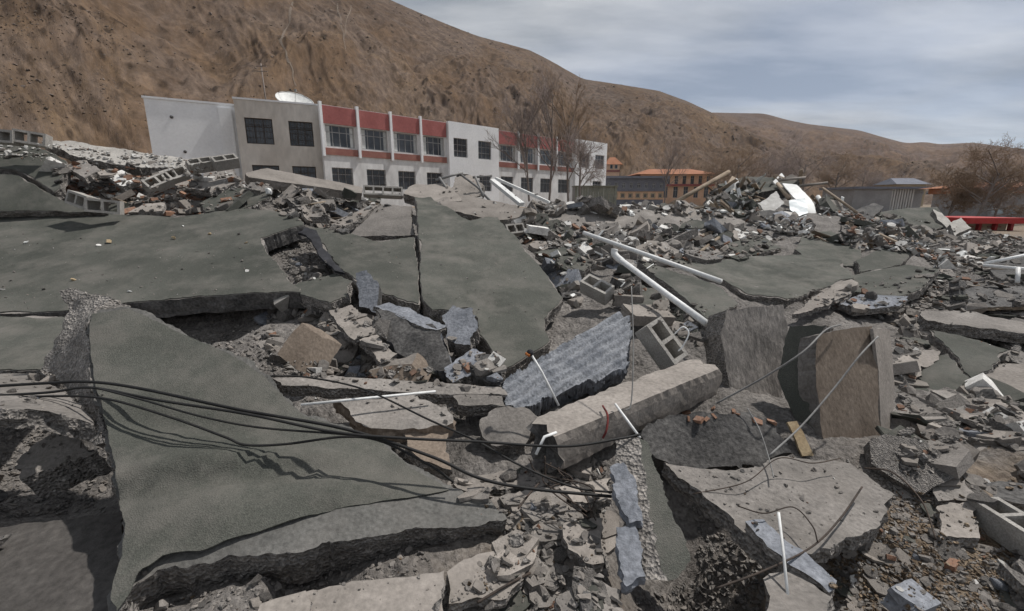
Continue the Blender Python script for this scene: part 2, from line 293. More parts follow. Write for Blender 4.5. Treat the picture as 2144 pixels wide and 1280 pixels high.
def ground_z(x, y, rough=True):
    x = np.asarray(x, float).ravel(); y = np.asarray(y, float).ravel(); z = np.full(x.shape, _W[-1])
    for i in range(len(ctrl)): z += _W[i] * np.hypot(x - ctrl[i, 0], y - ctrl[i, 1])
    if rough:
        r = np.hypot(x, y); fade = np.clip(1.3 - r / 26, 0.12, 1)
        z += fade * (0.10 * fbm(x * 1.1, y * 1.1, 6, 0.55) + 0.035 * np.abs(fbm(x * 5, y * 5, 3)))
    return z
NR, NA = 330, 620
rr = np.concatenate([np.linspace(0.3, 10, 210), np.geomspace(10.2, 60, 80), np.geomspace(63, 6000, 40)])
aa = np.linspace(-1.35, 1.35, NA - 60); aa = np.concatenate([aa, np.linspace(1.35, 2 * math.pi - 1.35, 62)[1:-1]])
NR = len(rr); NA = len(aa)
RR, AA = np.meshgrid(rr, aa, indexing='ij')
gx = (RR * np.sin(AA)).ravel(); gy = (RR * np.cos(AA)).ravel(); gz = ground_z(gx, gy)
gz[RR.ravel() > 900] = np.minimum(gz[RR.ravel() > 900], 5)
gv = np.stack([gx, gy, gz], 1)
ii, jj = np.meshgrid(np.arange(NR - 1), np.arange(NA), indexing='ij'); j2 = (jj + 1) % NA
gf = np.stack([ii * NA + jj, (ii + 1) * NA + jj, (ii + 1) * NA + j2, ii * NA + j2], -1).reshape(-1, 4)[:, ::-1]
ground = mesh_obj('ground', gv.tolist(), gf.tolist(), 'ground', smooth=False); tag(ground, kind='structure')
# brown soil shows where the roof debris thins out, in the near right
at = ground.data.attributes.new('soil', 'FLOAT', 'POINT')
sx = P(1950, 1190, 2.3); so = np.exp(-(((gx - sx.x) / 0.75) ** 2 + ((gy - sx.y) / 0.42) ** 2))
sx2 = P(2300, 1150, 2.4); so = np.maximum(so, np.exp(-(((gx - sx2.x) / 0.8) ** 2 + ((gy - sx2.y) / 0.5) ** 2)))
sx3 = P(1150, 1260, 2.05); so = np.maximum(so, 0.35 * np.exp(-(((gx - sx3.x) / 0.5) ** 2 + ((gy - sx3.y) / 0.4) ** 2)))
so = np.clip(so * 1.3 + 0.5 * fbm(gx * 3, gy * 3, 4) * (so > 0.15), 0, 1)
far = np.clip((np.hypot(gx, gy) - 22) / 20, 0, 0.85); so = np.maximum(so, far)
at.data.foreach_set('value', so)
def ground_shader():
    m = M['ground']; N = m.node_tree.nodes; L = m.node_tree.links
    bs = [n for n in N if n.type == 'BSDF_PRINCIPLED'][0]; col = bs.inputs['Base Color'].links[0].from_socket
    a = N.new('ShaderNodeAttribute'); a.attribute_name = 'soil'
    tc = N.new('ShaderNodeTexCoord'); n = N.new('ShaderNodeTexNoise'); n.inputs['Scale'].default_value = 14; n.inputs['Detail'].default_value = 7; L.new(tc.outputs['Object'], n.inputs['Vector'])
    rp = N.new('ShaderNodeValToRGB'); rp.color_ramp.elements[0].color = (0.13, 0.092, 0.062, 1); rp.color_ramp.elements[1].color = (0.28, 0.215, 0.15, 1)
    rp.color_ramp.elements[0].position = .35; rp.color_ramp.elements[1].position = .65; L.new(n.outputs['Fac'], rp.inputs[0])
    mx = N.new('ShaderNodeMixRGB'); L.new(a.outputs['Fac'], mx.inputs[0]); L.new(col, mx.inputs[1]); L.new(rp.outputs[0], mx.inputs[2]); L.new(mx.outputs[0], bs.inputs['Base Color'])
ground_shader()
near = RR.ravel()[gf[:, 0]] < 60
solid(gv.tolist(), gf[near].tolist()); NGROUND = len(SOLIDS_F)

# ------------------------------------------------------------------ hills
def hill_material(name, tint, hz):
    m = bpy.data.materials.new(name); m.use_nodes = True; N = m.node_tree.nodes; L = m.node_tree.links
    bs = N['Principled BSDF']; bs.inputs['Roughness'].default_value = 1.0; bs.inputs['Specular IOR Level'].default_value = 0.1
    tc_ = N.new('ShaderNodeAttribute'); tc_.attribute_name = 'slope'
    class tc: outputs = {'Object': tc_.outputs['Vector']}
    def nz(scale, det, rough=0.6, st=None, dist=0.0):
        n = N.new('ShaderNodeTexNoise'); n.inputs['Scale'].default_value = scale; n.inputs['Detail'].default_value = det; n.inputs['Roughness'].default_value = rough; n.inputs['Distortion'].default_value = dist
        if st:
            mp = N.new('ShaderNodeMapping'); mp.inputs['Scale'].default_value = st; L.new(tc.outputs['Object'], mp.inputs[0]); L.new(mp.outputs[0], n.inputs['Vector'])
        else: L.new(tc.outputs['Object'], n.inputs['Vector'])
        return n.outputs['Fac']
    def ramp(f, stops):
        r = N.new('ShaderNodeValToRGB'); e = r.color_ramp.elements
        e[0].position, e[0].color = stops[0][0], lin(stops[0][1]); e[1].position, e[1].color = stops[-1][0], lin(stops[-1][1])
        for p, c in stops[1:-1]: x = e.new(p); x.color = lin(c)
        L.new(f, r.inputs[0]); return r.outputs[0]
    def mix(f, a, b, mode='MIX'):
        x = N.new('ShaderNodeMixRGB'); x.blend_type = mode
        if isinstance(f, float): x.inputs[0].default_value = f
        else: L.new(f, x.inputs[0])
        L.new(a, x.inputs[1]); L.new(b, x.inputs[2]); return x.outputs[0]
    t = lambda c: tuple(a * b for a, b in zip(c, tint))
    base = ramp(nz(0.016, 9, 0.62), [(0.36, t((0.105, 0.073, 0.050))), (0.47, t((0.150, 0.103, 0.067))), (0.55, t((0.165, 0.115, 0.076))), (0.66, t((0.215, 0.155, 0.102)))])
    rock = ramp(nz(0.35, 6, 0.7), [(0.35, t((0.10, 0.078, 0.066))), (0.65, t((0.215, 0.172, 0.145)))])
    rm = ramp(nz(0.03, 12, 0.76, dist=0.3), [(0.44, (0, 0, 0)), (0.56, (0.75, 0.75, 0.75))])
    col = mix(rm, base, rock)
    scrub = ramp(nz(0.14, 12, 0.80), [(0.53, (0, 0, 0)), (0.64, (0.7, 0.7, 0.7))])
    vd = N.new('ShaderNodeTexVoronoi'); vd.inputs['Scale'].default_value = 0.30; vd.inputs['Randomness'].default_value = 1.0; L.new(tc.outputs['Object'], vd.inputs['Vector'])
    dots = ramp(vd.outputs['Distance'], [(0.16, (1, 1, 1)), (0.30, (0, 0, 0))])
    dmask = ramp(nz(0.05, 6, 0.7), [(0.46, (0, 0, 0)), (0.56, (1, 1, 1))])
    dots = mix(1.0, dots, dmask, 'MULTIPLY'); scrub = mix(1.0, scrub, dots, 'LIGHTEN')
    dk = N.new('ShaderNodeRGB'); dk.outputs[0].default_value = lin(t((0.062, 0.044, 0.03)))
    col = mix(scrub, col, dk.outputs[0])
    terr = ramp(nz(0.4, 6, 0.65, (0.35, 1.0, 1.0)), [(0.35, (0.86, 0.86, 0.86)), (0.65, (1.1, 1.1, 1.1))])
    col = mix(1.0, col, terr, 'MULTIPLY')
    fine = ramp(nz(0.5, 8, 0.8), [(0.32, (0.55, 0.55, 0.55)), (0.68, (1.42, 1.42, 1.42))])
    col = mix(1.0, col, fine, 'MULTIPLY')
    L.new(col, bs.inputs['Base Color'])
    bp = N.new('ShaderNodeBump'); bp.inputs['Strength'].default_value = 0.6; bp.inputs['Distance'].default_value = 0.9
    L.new(nz(0.3, 8, 0.7), bp.inputs['Height']); L.new(bp.outputs[0], bs.inputs['Normal'])
    MATS[name] = m
hill_material('hill_near', (0.74, 0.695, 0.655), 0); hill_material('hill_far', (0.80, 0.73, 0.70), 0)
HILL = []
def hill(name, crest, r0f, r1f, mname, nA, nT, amp, seed, u0, u1):
    cu = []; ce = []
    for u, v in crest:
        q = ray(u, v); cu.append(math.atan2(q.x, q.y)); ce.append(q.z / math.hypot(q.x, q.y))
    q0, q1 = ray(u0, 400), ray(u1, 400); th = np.linspace(math.atan2(q0.x, q0.y), math.atan2(q1.x, q1.y), nA)
    te = np.interp(th, cu, ce)
    k = np.ones(9) / 9; te = np.convolve(np.pad(te, 4, 'edge'), k, 'valid')
    r0 = np.interp(th, *r0f); r1 = np.interp(th, *r1f)
    t = np.concatenate([np.linspace(0, 1, nT), np.linspace(1.02, 1.8, 24)])
    T, TH = np.meshgrid(t, th, indexing='ij')
    R = r0 + (r1 - r0) * T; zc = CAMZ + te * r1
    x = R * np.sin(TH); y = R * np.cos(TH)
    zb = 1.2; gfn = np.where(T <= 1, 0.28 * T + 0.72 * T ** 1.25, 1 - 0.55 * (T - 1) ** 1.1 * 1.3)
    z = zb + (zc - zb) * gfn
    arc = TH * (0.5 * r1)                    # metres along the slope
    w = np.clip(T * 3.2, 0, 1) * np.clip((1.0 - T) * 2.5, 0.02, 1); w = np.where(T > 1, 0.03, w)
    gul = fbm(arc / 62 + seed + 0.25 * fbm(arc / 90, R / 90, 3), R / 210 + seed, 5, 0.5, True)
    gul2 = fbm(arc / 13 + seed + .6 * fbm(arc / 30, R / 30, 3), R / 60, 4, 0.6, True)
    z += amp * w * (gul * 1.0 + 0.30 * gul2 + 0.26 * fbm(x / 70 + seed, y / 55, 4, 0.42) + 0.03 * fbm(x / 6, y / 6, 3))
    z += 0.12 * fbm(x / 3, y / 3, 3) * np.clip(T * 4, 0, 1)
    n = len(t); a = len(th); V = np.stack([x, y, z], -1).reshape(-1, 3)
    i_, j_ = np.meshgrid(np.arange(n - 1), np.arange(a - 1), indexing='ij')
    Fq = np.stack([i_ * a + j_, i_ * a + j_ + 1, (i_ + 1) * a + j_ + 1, (i_ + 1) * a + j_], -1).reshape(-1, 4)
    o = mesh_obj(name, V.tolist(), Fq.tolist(), mname, smooth=True); tag(o, kind='structure')
    sl = np.hypot(r1 - r0, zc - zb) * T; co = np.stack([TH * (r0 + (r1 - r0) * .45), sl * 0.32, z * 0.05], -1).reshape(-1) * 1.35
    o.data.attributes.new('slope', 'FLOAT_VECTOR', 'POINT').data.foreach_set('vector', co.astype(np.float32)); HILL.append((V, Fq)); return o
A_ = lambda u: math.atan2(ray(u, 400).x, ray(u, 400).y)
ridge1 = [(-900, -420), (-300, -360), (0, -300), (300, -215), (560, -120), (700, -62), (820, 2), (880, 28), (1000, 76), (1060, 92), (1110, 106), (1160, 132), (1220, 166), (1300, 178), (1380, 191), (1440, 213), (1490, 236), (1560, 272), (1650, 308), (1800, 345), (2000, 378), (2300, 400)]
hill('hillside', ridge1, ([A_(-900), A_(300), A_(900), A_(1400), A_(2300)], [58, 60, 95, 125, 170]), ([A_(-900), A_(300), A_(900), A_(1400), A_(2300)], [230, 250, 330, 430, 460]), 'hill_near', 1000, 320, 11.0, 3.1, -900, 2300)
ridge2 = [(1000, 330), (1300, 262), (1420, 240), (1490, 236), (1600, 238), (1650, 252), (1690, 260), (1800, 273), (1850, 288), (1900, 301), (1935, 297), (1965, 303), (2040, 299), (2110, 309), (2200, 330), (2500, 345), (3000, 330)]
hill('far_hill', ridge2, ([A_(1000), A_(3000)], [330, 260]), ([A_(1000), A_(3000)], [820, 900]), 'hill_far', 520, 160, 13.0, 8.4, 1000, 3000)

hb = BVHTree.FromPolygons([tuple(v) for v in HILL[0][0]], [tuple(int(i) for i in f) for f in HILL[0][1]])
mat('worn_track', (0.12, 0.092, 0.07), (0.17, 0.135, 0.105), 0.5, fine=0.3, fscale=3, bump=0.0, rnd=0.0)
for pts, w_ in (([(612, 5), (605, 50), (588, 85), (600, 115), (612, 150), (618, 185)], .8), ([(706, 8), (712, 40), (720, 75), (722, 112)], .7), ([(735, 12), (726, 45), (721, 78)], .5)):
    c_ = []
    for (u1, v1), (u2, v2_) in zip(pts, pts[1:]):
        for k in range(8):
            t_ = k / 8; h = hb.ray_cast(CAM, ray(u1 + (u2 - u1) * t_ + 1.5 * math.sin(k * .7 + u1), v1 + (v2_ - v1) * t_).normalized())
            if h[0] is not None: c_.append((h[0], h[1]))
    if len(c_) < 4: continue
    vv = []; ff = []
    for i, (p_, n_) in enumerate(c_):
        d_ = (c_[min(i + 1, len(c_) - 1)][0] - c_[max(i - 1, 0)][0]); sd_ = d_.cross(n_)
        if sd_.length < 1e-6: sd_ = Vector((1, 0, 0))
        sd_.normalize(); ww = w_ * (.32 + .12 * math.sin(i * .5))
        vv += [p_ + n_ * .12 + sd_ * ww, p_ + n_ * .12 - sd_ * ww]
        if i: ff.append((2 * i - 2, 2 * i, 2 * i + 1, 2 * i - 1))
    tag(mesh_obj('hill_path', vv, ff, 'worn_track', smooth=True), kind='structure')

def haze_box():
    z0, z1, R_ = -4.0, 330.0, 1700.0
    v = [(x, y, z) for x in (-R_, R_) for y in (-300.0, R_) for z in (z0, z1)]
    o = mesh_obj('haze', v, [(0, 1, 3, 2), (4, 6, 7, 5), (0, 4, 5, 1), (2, 3, 7, 6), (0, 2, 6, 4), (1, 5, 7, 3)], [])
    m = bpy.data.materials.new('haze'); m.use_nodes = True; N = m.node_tree.nodes; N.clear()
    out = N.new('ShaderNodeOutputMaterial'); pv = N.new('ShaderNodeVolumePrincipled'); m.node_tree.links.new(pv.outputs[0], out.inputs['Volume'])
    pv.inputs['Color'].default_value = (0.86, 0.90, 1.0, 1); pv.inputs['Density'].default_value = HAZE; pv.inputs['Anisotropy'].default_value = 0.3
    o.data.materials.append(m); tag(o, kind='stuff')
HAZE = 0.00012
haze_box()
# ------------------------------------------------------------------ main building across the rubble
def wall_cells(mb, to3, s0, s1, z0, z1, holes, depth, mi=0):
    ss = sorted({s0, s1, *[h[0] for h in holes], *[h[1] for h in holes]}); zs = sorted({z0, z1, *[h[2] for h in holes], *[h[3] for h in holes]})
    ss = [s for s in ss if s0 <= s <= s1]; zs = [z for z in zs if z0 <= z <= z1]
    for a, b in zip(ss, ss[1:]):
        for c, d in zip(zs, zs[1:]):
            m = ((a + b) / 2, (c + d) / 2)
            if any(h[0] < m[0] < h[1] and h[2] < m[1] < h[3] for h in holes): continue
            vs = [to3(s, dd, z) for s in (a, b) for dd in (0, depth) for z in (c, d)]
            mb.face_list(vs, [(0, 1, 3, 2), (4, 6, 7, 5), (0, 4, 5, 1), (2, 3, 7, 6), (0, 2, 6, 4), (1, 5, 7, 3)], mi)
class Facade:
    def __init__(s, A, B):
        s.A = Vector((A.x, A.y, 0)); t = Vector((B.x - A.x, B.y - A.y, 0)); s.L = t.length; s.t = t.normalized(); s.n = Vector((s.t.y, -s.t.x, 0))
    def p(s, a, d, z): return s.A + s.t * a - s.n * d + Vector((0, 0, z))      # d > 0 goes into the building
    def box(s, mb, a0, a1, d0, d1, z0, z1, mi=0):
        vs = [s.p(a, d, z) for a in (a0, a1) for d in (d0, d1) for z in (z0, z1)]
        mb.face_list(vs, [(0, 1, 3, 2), (4, 6, 7, 5), (0, 4, 5, 1), (2, 3, 7, 6), (0, 2, 6, 4), (1, 5, 7, 3)], mi)
    def window(s, root, a0, a1, z0, z1, nv=3, nh=2, rec=0.16, curtains=False, bars=False, ftm='frame_paint', pm='pane'):
        f = MB(); w = 0.07
        s.box(f, a0, a1, rec, rec + 0.07, z0, z0 + w); s.box(f, a0, a1, rec, rec + 0.07, z1 - w, z1)
        s.box(f, a0, a0 + w, rec + .002, rec + 0.068, z0 + w, z1 - w); s.box(f, a1 - w, a1, rec + .002, rec + 0.068, z0 + w, z1 - w)
        for k in range(1, nv): a = a0 + (a1 - a0) * k / nv; s.box(f, a - .03, a + .03, rec + .006, rec + 0.06, z0 + w, z1 - w)
        for k in range(1, nh): z = z0 + (z1 - z0) * (k / nh if nh > 2 else 0.68); s.box(f, a0 + w, a1 - w, rec + .010, rec + 0.055, z - .03, z + .03)
        o = f.build('window', [ftm], root)
        g_ = MB(); s.box(g_, a0 + .01, a1 - .01, rec + .03, rec + .04, z0 + .01, z1 - .01); g_.build('pane', [pm], o)
        if curtains:
            for (c0, c1) in ((a0, a0 + .42), (a1 - .42, a1)):
                c = MB(); s.box(c, c0 + .08, c1, rec + .014, rec + .026, z0 + .08, z1 - .08); c.build('curtain', ['curtain'], o)
        if bars:
            b = MB()
            for k in range(1, 8): a = a0 + (a1 - a0) * k / 8; s.box(b, a - .012, a + .012, .05, .07, z0, z1)
            for k in range(1, 4): z = z0 + (z1 - z0) * k / 4; s.box(b, a0, a1, .072, .084, z - .012, z + .012)
            b.build('security_bars', ['steel'], o)

ZR, ZG = 9.75, 0.6
A1 = PZ(668, 218, ZR); B1 = PZ(1265, 305, ZR); fc = Facade(A1, B1)
school = empty('school_building', fc.p(0, 0, ZG), 'long white two-storey building with red bands standing below the brown hillside', 'building')
school.location = (0, 0, 0)
holes = []; ups = []; lows = []
bays1 = [0.0, 3.25, 6.52, 9.8, 13.05]; bays2 = [20.05, 23.4, 26.9, 30.4, 34.2]
for bs in (bays1, bays2):
    for a, b in zip(bs, bs[1:]):
        ups.append((a + .35, b - .35, 6.42, 8.2)); lows.append((a + .62, b - .72, 2.95, 4.7))
mids = [(13.65, 15.5, 6.4, 8.3), (17.0, 18.9, 6.4, 8.3)]; midl = [(13.9, 15.6, 2.95, 4.7), (17.1, 18.9, 2.95, 4.7)]
endu = [(35.2, 37.3, 6.4, 8.3), (38.6, 40.8, 6.4, 8.3)]; endl = [(38.2, 40.4, 3.2, 4.7)]
w = MB(); DB = 9.0
wall_cells(w, lambda a, d, z: fc.p(a, d, z), 0, 13.05, ZG, ZR, [h for h in ups + lows if h[1] < 13.1], 0.3)
w.build('wall', ['wall_tile'], school); w = MB()
wall_cells(w, lambda a, d, z: fc.p(a, d, z), 20.05, 34.2, ZG, ZR, [h for h in ups + lows if h[0] > 19.9], 0.3)
w.build('wall', ['wall_tile'], school)
w = MB(); wall_cells(w, lambda a, d, z: fc.p(a, d - .35, z), 13.05, 20.05, ZG, ZR + .12, mids + midl, 0.35); w.build('stair_bay_wall', ['wall_white'], school)
w = MB(); wall_cells(w, lambda a, d, z: fc.p(a, d - .35, z), 34.2, 41.4, ZG, ZR + .25, endu + endl, 0.35)
fc.box(w, 41.1, 41.4, 0, DB, ZG, ZR + .25); w.build('end_bay_wall', ['wall_white'], school)
w = MB(); fc.box(w, 0.3, 41.0, DB - .3, DB, ZG, ZR); fc.box(w, 0.3, 41.0, .35, DB - .35, ZR - .62, ZR - .5); fc.box(w, .3, 41, .35, DB - .35, 5.3, 5.5); w.build('roof_deck', ['grey_wall'], school)
for bs in (bays1, bays2):
    for a, b in zip(bs, bs[1:]):
        m = MB(); fc.box(m, a + .14, b - .14, -.12, -.003, 8.28, ZR - .05); m.build('red_band', ['red_paint'], school)
        m = MB(); fc.box(m, a + .14, b - .14, -.10, -.003, 5.74, 6.3); m.build('brown_band', ['brown_paint'], school)
    for a in bs:
        if a in (13.05, 20.05, 34.2): continue
        m = MB(); fc.box(m, a - .11, a + .11, -.26, -.004, 5.6, ZR + .2); m.build('pilaster', ['wall_white'], school)
for h in ups: fc.window(school, *h, nv=4, nh=2, curtains=True)
for h in lows: fc.window(school, *h, nv=3, nh=2, bars=True)
fm = Facade(A1, B1); fm.A = fc.A + fc.n * 0.35
for h in mids + midl: fm.window(school, *h, nv=3, nh=3, bars=True)
for h in endu + endl: fm.window(school, *h, nv=3, nh=2)
# dirty left block and pale gable wall, turned a little by the quake
A2 = PZ(488, 207, ZR); B2 = PZ(668, 222, ZR); fb = Facade(A2, B2)
win2 = [(0.6, 2.6, 6.42, 8.42), (3.8, 5.66, 6.4, 8.38), (0.75, 2.75, 2.9, 4.75), (3.75, 5.6, 2.9, 4.75)]
w = MB(); wall_cells(w, lambda a, d, z: fb.p(a, d, z), 0, fb.L - .05, ZG, ZR, win2, 0.3); fb.box(w, 0.0, .3, .3, 8, ZG, ZR); fb.box(w, .3, fb.L - .1, .3, 8, ZR - .6, ZR - .45)
w.build('stained_wall', ['wall_dirty'], school)
m = MB(); fb.box(m, -.06, fb.L - .06, -.06, .36, ZR + .003, ZR + .14); m.build('parapet_cap', ['wall_white'], school)
for h in win2: fb.window(school, *h, nv=3, nh=2, bars=True, ftm='steel')
A3 = PZ(300, 205, ZR - .15); B3 = PZ(486, 222, ZR - .15); fd = Facade(A3, B3)
w = MB(); fd.box(w, 0, fd.L + 1.6, 0, .35, ZG, ZR - .15); fd.box(w, 0, .35, .35, 7, ZG, ZR - .15); w.build('gable_wall', ['wall_white'], school)
m = MB(); fd.box(m, -.1, fd.L + 1.5, -.07, .4, ZR - .147, ZR + .0); m.build('parapet_cap', ['wall_white'], school)
m = MB(); fd.box(m, fd.L - 1.05, fd.L - .1, -.25, -.004, ZG, ZR - .4); m.build('corner_pier', ['wall_white'], school)
for a, z in ((1.6, 8.35), (2.15, 5.75)):
    m = MB(); m.tube([fd.p(a, -.06, z), fd.p(a, -.002, z)], .12, 10); m.build('vent_pipe', ['dark_concrete'], school)

# satellite dish on the roof
dc = PZ(617, 214, ZR + .35); dc = CAM + (dc - CAM) * 1.02
dish = empty('satellite_dish', dc, 'large white satellite dish on the roof of the white building', 'dish')
ax = Vector((0.34, -0.42, 0.84)).normalized(); e1 = ax.cross(Vector((0, 1, 0))).normalized(); e2 = ax.cross(e1)
vs = []; fs = []; nR, nS = 7, 36
for i in range(nR + 1):
    r = 1.5 * i / nR
    for j in range(nS): a = 2 * math.pi * j / nS; vs.append(e1 * r * math.cos(a) + e2 * r * math.sin(a) + ax * (0.2 * r * r - .25))
for i in range(nR):
    for j in range(nS): k = (j + 1) % nS; fs.append((i * nS + j, i * nS + k, (i + 1) * nS + k, (i + 1) * nS + j))
mesh_obj('reflector', vs, fs, 'white', dish, smooth=True)
m = MB(); m.tube([vs[nR * nS + j % nS] for j in range(nS + 1)], .035, 6); m.build('rim', ['white'], dish)
m = MB(); m.bar((0, 0, -.9), ax * -.2, .12); m.build('mast', ['grey_steel'], dish)
m = MB()
for k in range(3): m.bar(vs[nR * nS + k * 12], ax * 1.0, .03)
m.box(ax * 1.0, (.16, .16, .2)); m.build('feed_arm', ['grey_steel'], dish)

# utility pole up on the slope behind
pb = P(556, 192, 75); pt = P(546, 133, 75)
pole = empty('utility_pole', pb, 'thin dark utility pole with crossarms on the slope behind the roof', 'pole')
m = MB(); m.tube([Vector((0, 0, -6)), pt - pb], .13, 6, r2=.09); m.build('shaft', ['bark'], pole)
for z in (0.72, .9):
    m = MB(); c = (pt - pb) * z; m.bar(c + Vector((-.9, 0, 0)), c + Vector((.9, 0, 0)), .1); m.build('crossarm', ['bark'], pole)

# ------------------------------------------------------------------ far town
def front(u0, u1, v, d):                       # facade square to the view, between two picture columns
    return Facade(P(u0, v, d), P(u1, v, d))
def z_at(u, v, d): return P(u, v, d).z
# slate-blue hall with orange window row
f = front(1266, 1392, 400, 74); zt, zb = z_at(1330, 374, 74), 1.2; zm = z_at(1330, 401, 74); zl = z_at(1330, 418, 74)
hall = empty('monastery_hall', (0, 0, 0), 'low slate-blue hall with a row of orange-framed windows beside the white building', 'building')
W = f.L; n = 8; up = [(W * (i + .28) / n, W * (i + .72) / n, zm + .5, zm + 1.35) for i in range(n)]
lo = [(W * .12 + W * .88 * (i + .3) / 7, W * .12 + W * .88 * (i + .72) / 7, zl + .35, zm - .4) for i in range(7)]
m = MB(); wall_cells(m, lambda a, d, z: f.p(a, d, z), 0, W, zm, zt, up, .3); f.box(m, 0, .3, .3, 8, zm, zt); f.box(m, W - .3, W, .3, 8, zm, zt); m.build('upper_wall', ['slate'], hall)
m = MB(); wall_cells(m, lambda a, d, z: f.p(a, d + .25, z), .1, W - .1, zl, zm, lo, .3); m.build('lower_wall', ['orange_paint'], hall)
m = MB(); f.box(m, .1, W - .1, .3, 8, zb, zl); m.build('base_wall', ['slate'], hall)
m = MB(); f.box(m, -.5, W + .5, -.5, 8.3, zt, zt + .35); m.build('roof', ['slate'], hall)
for h in up: f.window(hall, *h, nv=2, nh=2, rec=.1)
for i, h in enumerate(lo):
    q = MB(); a0, a1, c0, c1 = h
    for (x0, x1, y0, y1) in ((a0 - .12, a1 + .12, c1, c1 + .14), (a0 - .12, a1 + .12, c0 - .14, c0), (a0 - .12, a0, c0, c1), (a1, a1 + .12, c0, c1)): f.box(q, x0, x1, .15, .247, y0, y1)
    q.build('window_surround', ['cream'], hall); fl = Facade(f.p(0, .25, 0), f.p(W, .25, 0)); fl.window(hall, *h, nv=2, nh=2, rec=.12)
# orange temple behind it
f = front(1340, 1490, 400, 92); W = f.L
tem = empty('orange_temple', (0, 0, 0), 'orange two-tier temple with tiled eaves behind the slate-blue hall', 'building')
zt, z2, z3, zb = z_at(1400, 366, 92), z_at(1400, 386, 92), z_at(1400, 390, 92), 1.0
up = [(W * (i + .25) / 9, W * (i + .7) / 9, z3 + .35, zt - .25) for i in range(9)]
lo = [(W * (i + .25) / 7, W * (i + .7) / 7, zb + 1.6, z2 - .5) for i in range(7)]
m = MB(); wall_cells(m, lambda a, d, z: f.p(a, d, z), 0, W, z3, zt, up, .3); m.build('upper_wall', ['orange_paint'], tem)
m = MB(); wall_cells(m, lambda a, d, z: f.p(a, d, z), 0, W, zb, z2, lo, .3); f.box(m, 0, W, .5, 9, zb, zt - .2); m.build('lower_wall', ['orange_paint'], tem)
m = MB(); f.box(m, -.3, W + .3, -.5, .3, z2 + .002, z3 - .002); m.build('eave_band', ['red_paint'], tem)
for h in up + lo: f.window(tem, *h, nv=2, nh=2, rec=.1)
def hip(mb, f, a0, a1, d0, d1, z0, z1, inset):
    p = [f.p(a0, d0, z0), f.p(a1, d0, z0), f.p(a1, d1, z0), f.p(a0, d1, z0), f.p(a0 + inset, (d0 + d1) / 2, z1), f.p(a1 - inset, (d0 + d1) / 2, z1)]
    mb.face_list(p, [(0, 1, 5, 4), (1, 2, 5), (2, 3, 4, 5), (3, 0, 4), (3, 2, 1, 0)])
m = MB(); hip(m, f, -1.2, W + 1.0, -1.4, 10, zt, z_at(1400, 352, 92), 4.0); m.build('roof', ['orange_roof'], tem)
# orange turret
f = front(1270, 1298, 360, 84); W = f.L
tur = empty('orange_turret', (0, 0, 0), 'small orange turret rising at the end of the white building', 'tower')
zt, z2 = z_at(1284, 345, 84), z_at(1284, 356, 84)
m = MB(); f.box(m, .1, W - .1, .1, W, 1.0, zt); m.build('wall', ['orange_paint'], tur)
m = MB(); hip(m, f, -.4, W + .4, -.4, W + .5, zt, z_at(1284, 329, 84), W / 2 - .1); m.build('roof', ['orange_roof'], tur)
m = MB(); f.box(m, .02, W - .02, .0, .098, z2 - .4, z2); m.build('band', ['brown_paint'], tur)
for k in (0.25, .6): f.window(tur, W * k, W * k + .5, z2 + .2, z2 + .9, nv=1, nh=1, rec=.02)
# drab lean-to before the end bay
f = front(1204, 1292, 405, 52); W = f.L
sh = empty('lean_to_shed', (0, 0, 0), 'drab green lean-to shed in front of the white end bay', 'shed')
zt = z_at(1250, 391, 52)
m = MB()
for k in range(16): f.box(m, W * k / 16, W * (k + .93) / 16, 0 if k % 2 else .05, .1, 1.2, zt); 
m.build('panel_wall', ['tarp'], sh)
m = MB(); f.box(m, -.1, W + .1, -.2, 2.5, zt, zt + .1); m.build('roof', ['tarp'], sh)
for k in (0, 1): m = MB(); f.box(m, W * k - .08 * k, W * k + .08 * (1 - k), .1, 2.4, 1.2, zt - .01); m.build('side_wall', ['grey_wall'], sh)
# grey hall with pale columns
f = front(1786, 1942, 415, 58); W = f.L
gh = empty('grey_hall', (0, 0, 0), 'flat-roofed grey hall with pale slatted columns on the right', 'building')
zt, zb = z_at(1860, 396, 58), .5; S = lambda u: W * (u - 1786) / 156
m = MB(); f.box(m, 0, S(1866), 0, 6, zb, zt); f.box(m, S(1866), W, .8, 6, zb, zt); m.build('wall', ['grey_wall'], gh)
m = MB(); f.box(m, -.3, W + .3, -.4, 6.4, zt, zt + .28); m.build('roof', ['slate'], gh)
for k in range(9):
    a = S(1868) + (S(1912) - S(1868)) * k / 8; m = MB(); f.box(m, a - .09, a + .09, .1, .3, zb, zt - .002); m.build('column', ['pale_column'], gh)
m = MB(); f.box(m, S(1866), S(1914), .35, .78, zb, z_at(1890, 414, 58)); m.build('parapet', ['pale_column'], gh)
for k in range(3):
    a = S(1922) + k * .8 * 1.0; f2 = Facade(f.p(0, .8, 0), f.p(W, .8, 0)); f2.window(gh, a, a + .5, zb + 2.2, zt - .3, nv=1, nh=2, rec=-.01)
# pale blue roof behind
f = front(1880, 1944, 385, 80); W = f.L
pb_ = empty('blue_roofed_house', (0, 0, 0), 'small house with a pale blue-grey roof behind the grey hall', 'house')
m = MB(); f.box(m, 0, W, .3, 5, 1, z_at(1910, 386, 80)); m.build('wall', ['cream'], pb_)
m = MB(); hip(m, f, -.4, W + .4, -.3, 5.4, z_at(1910, 386, 80) + .003, z_at(1910, 372, 80), 1.0); m.build('roof', ['slate'], pb_)
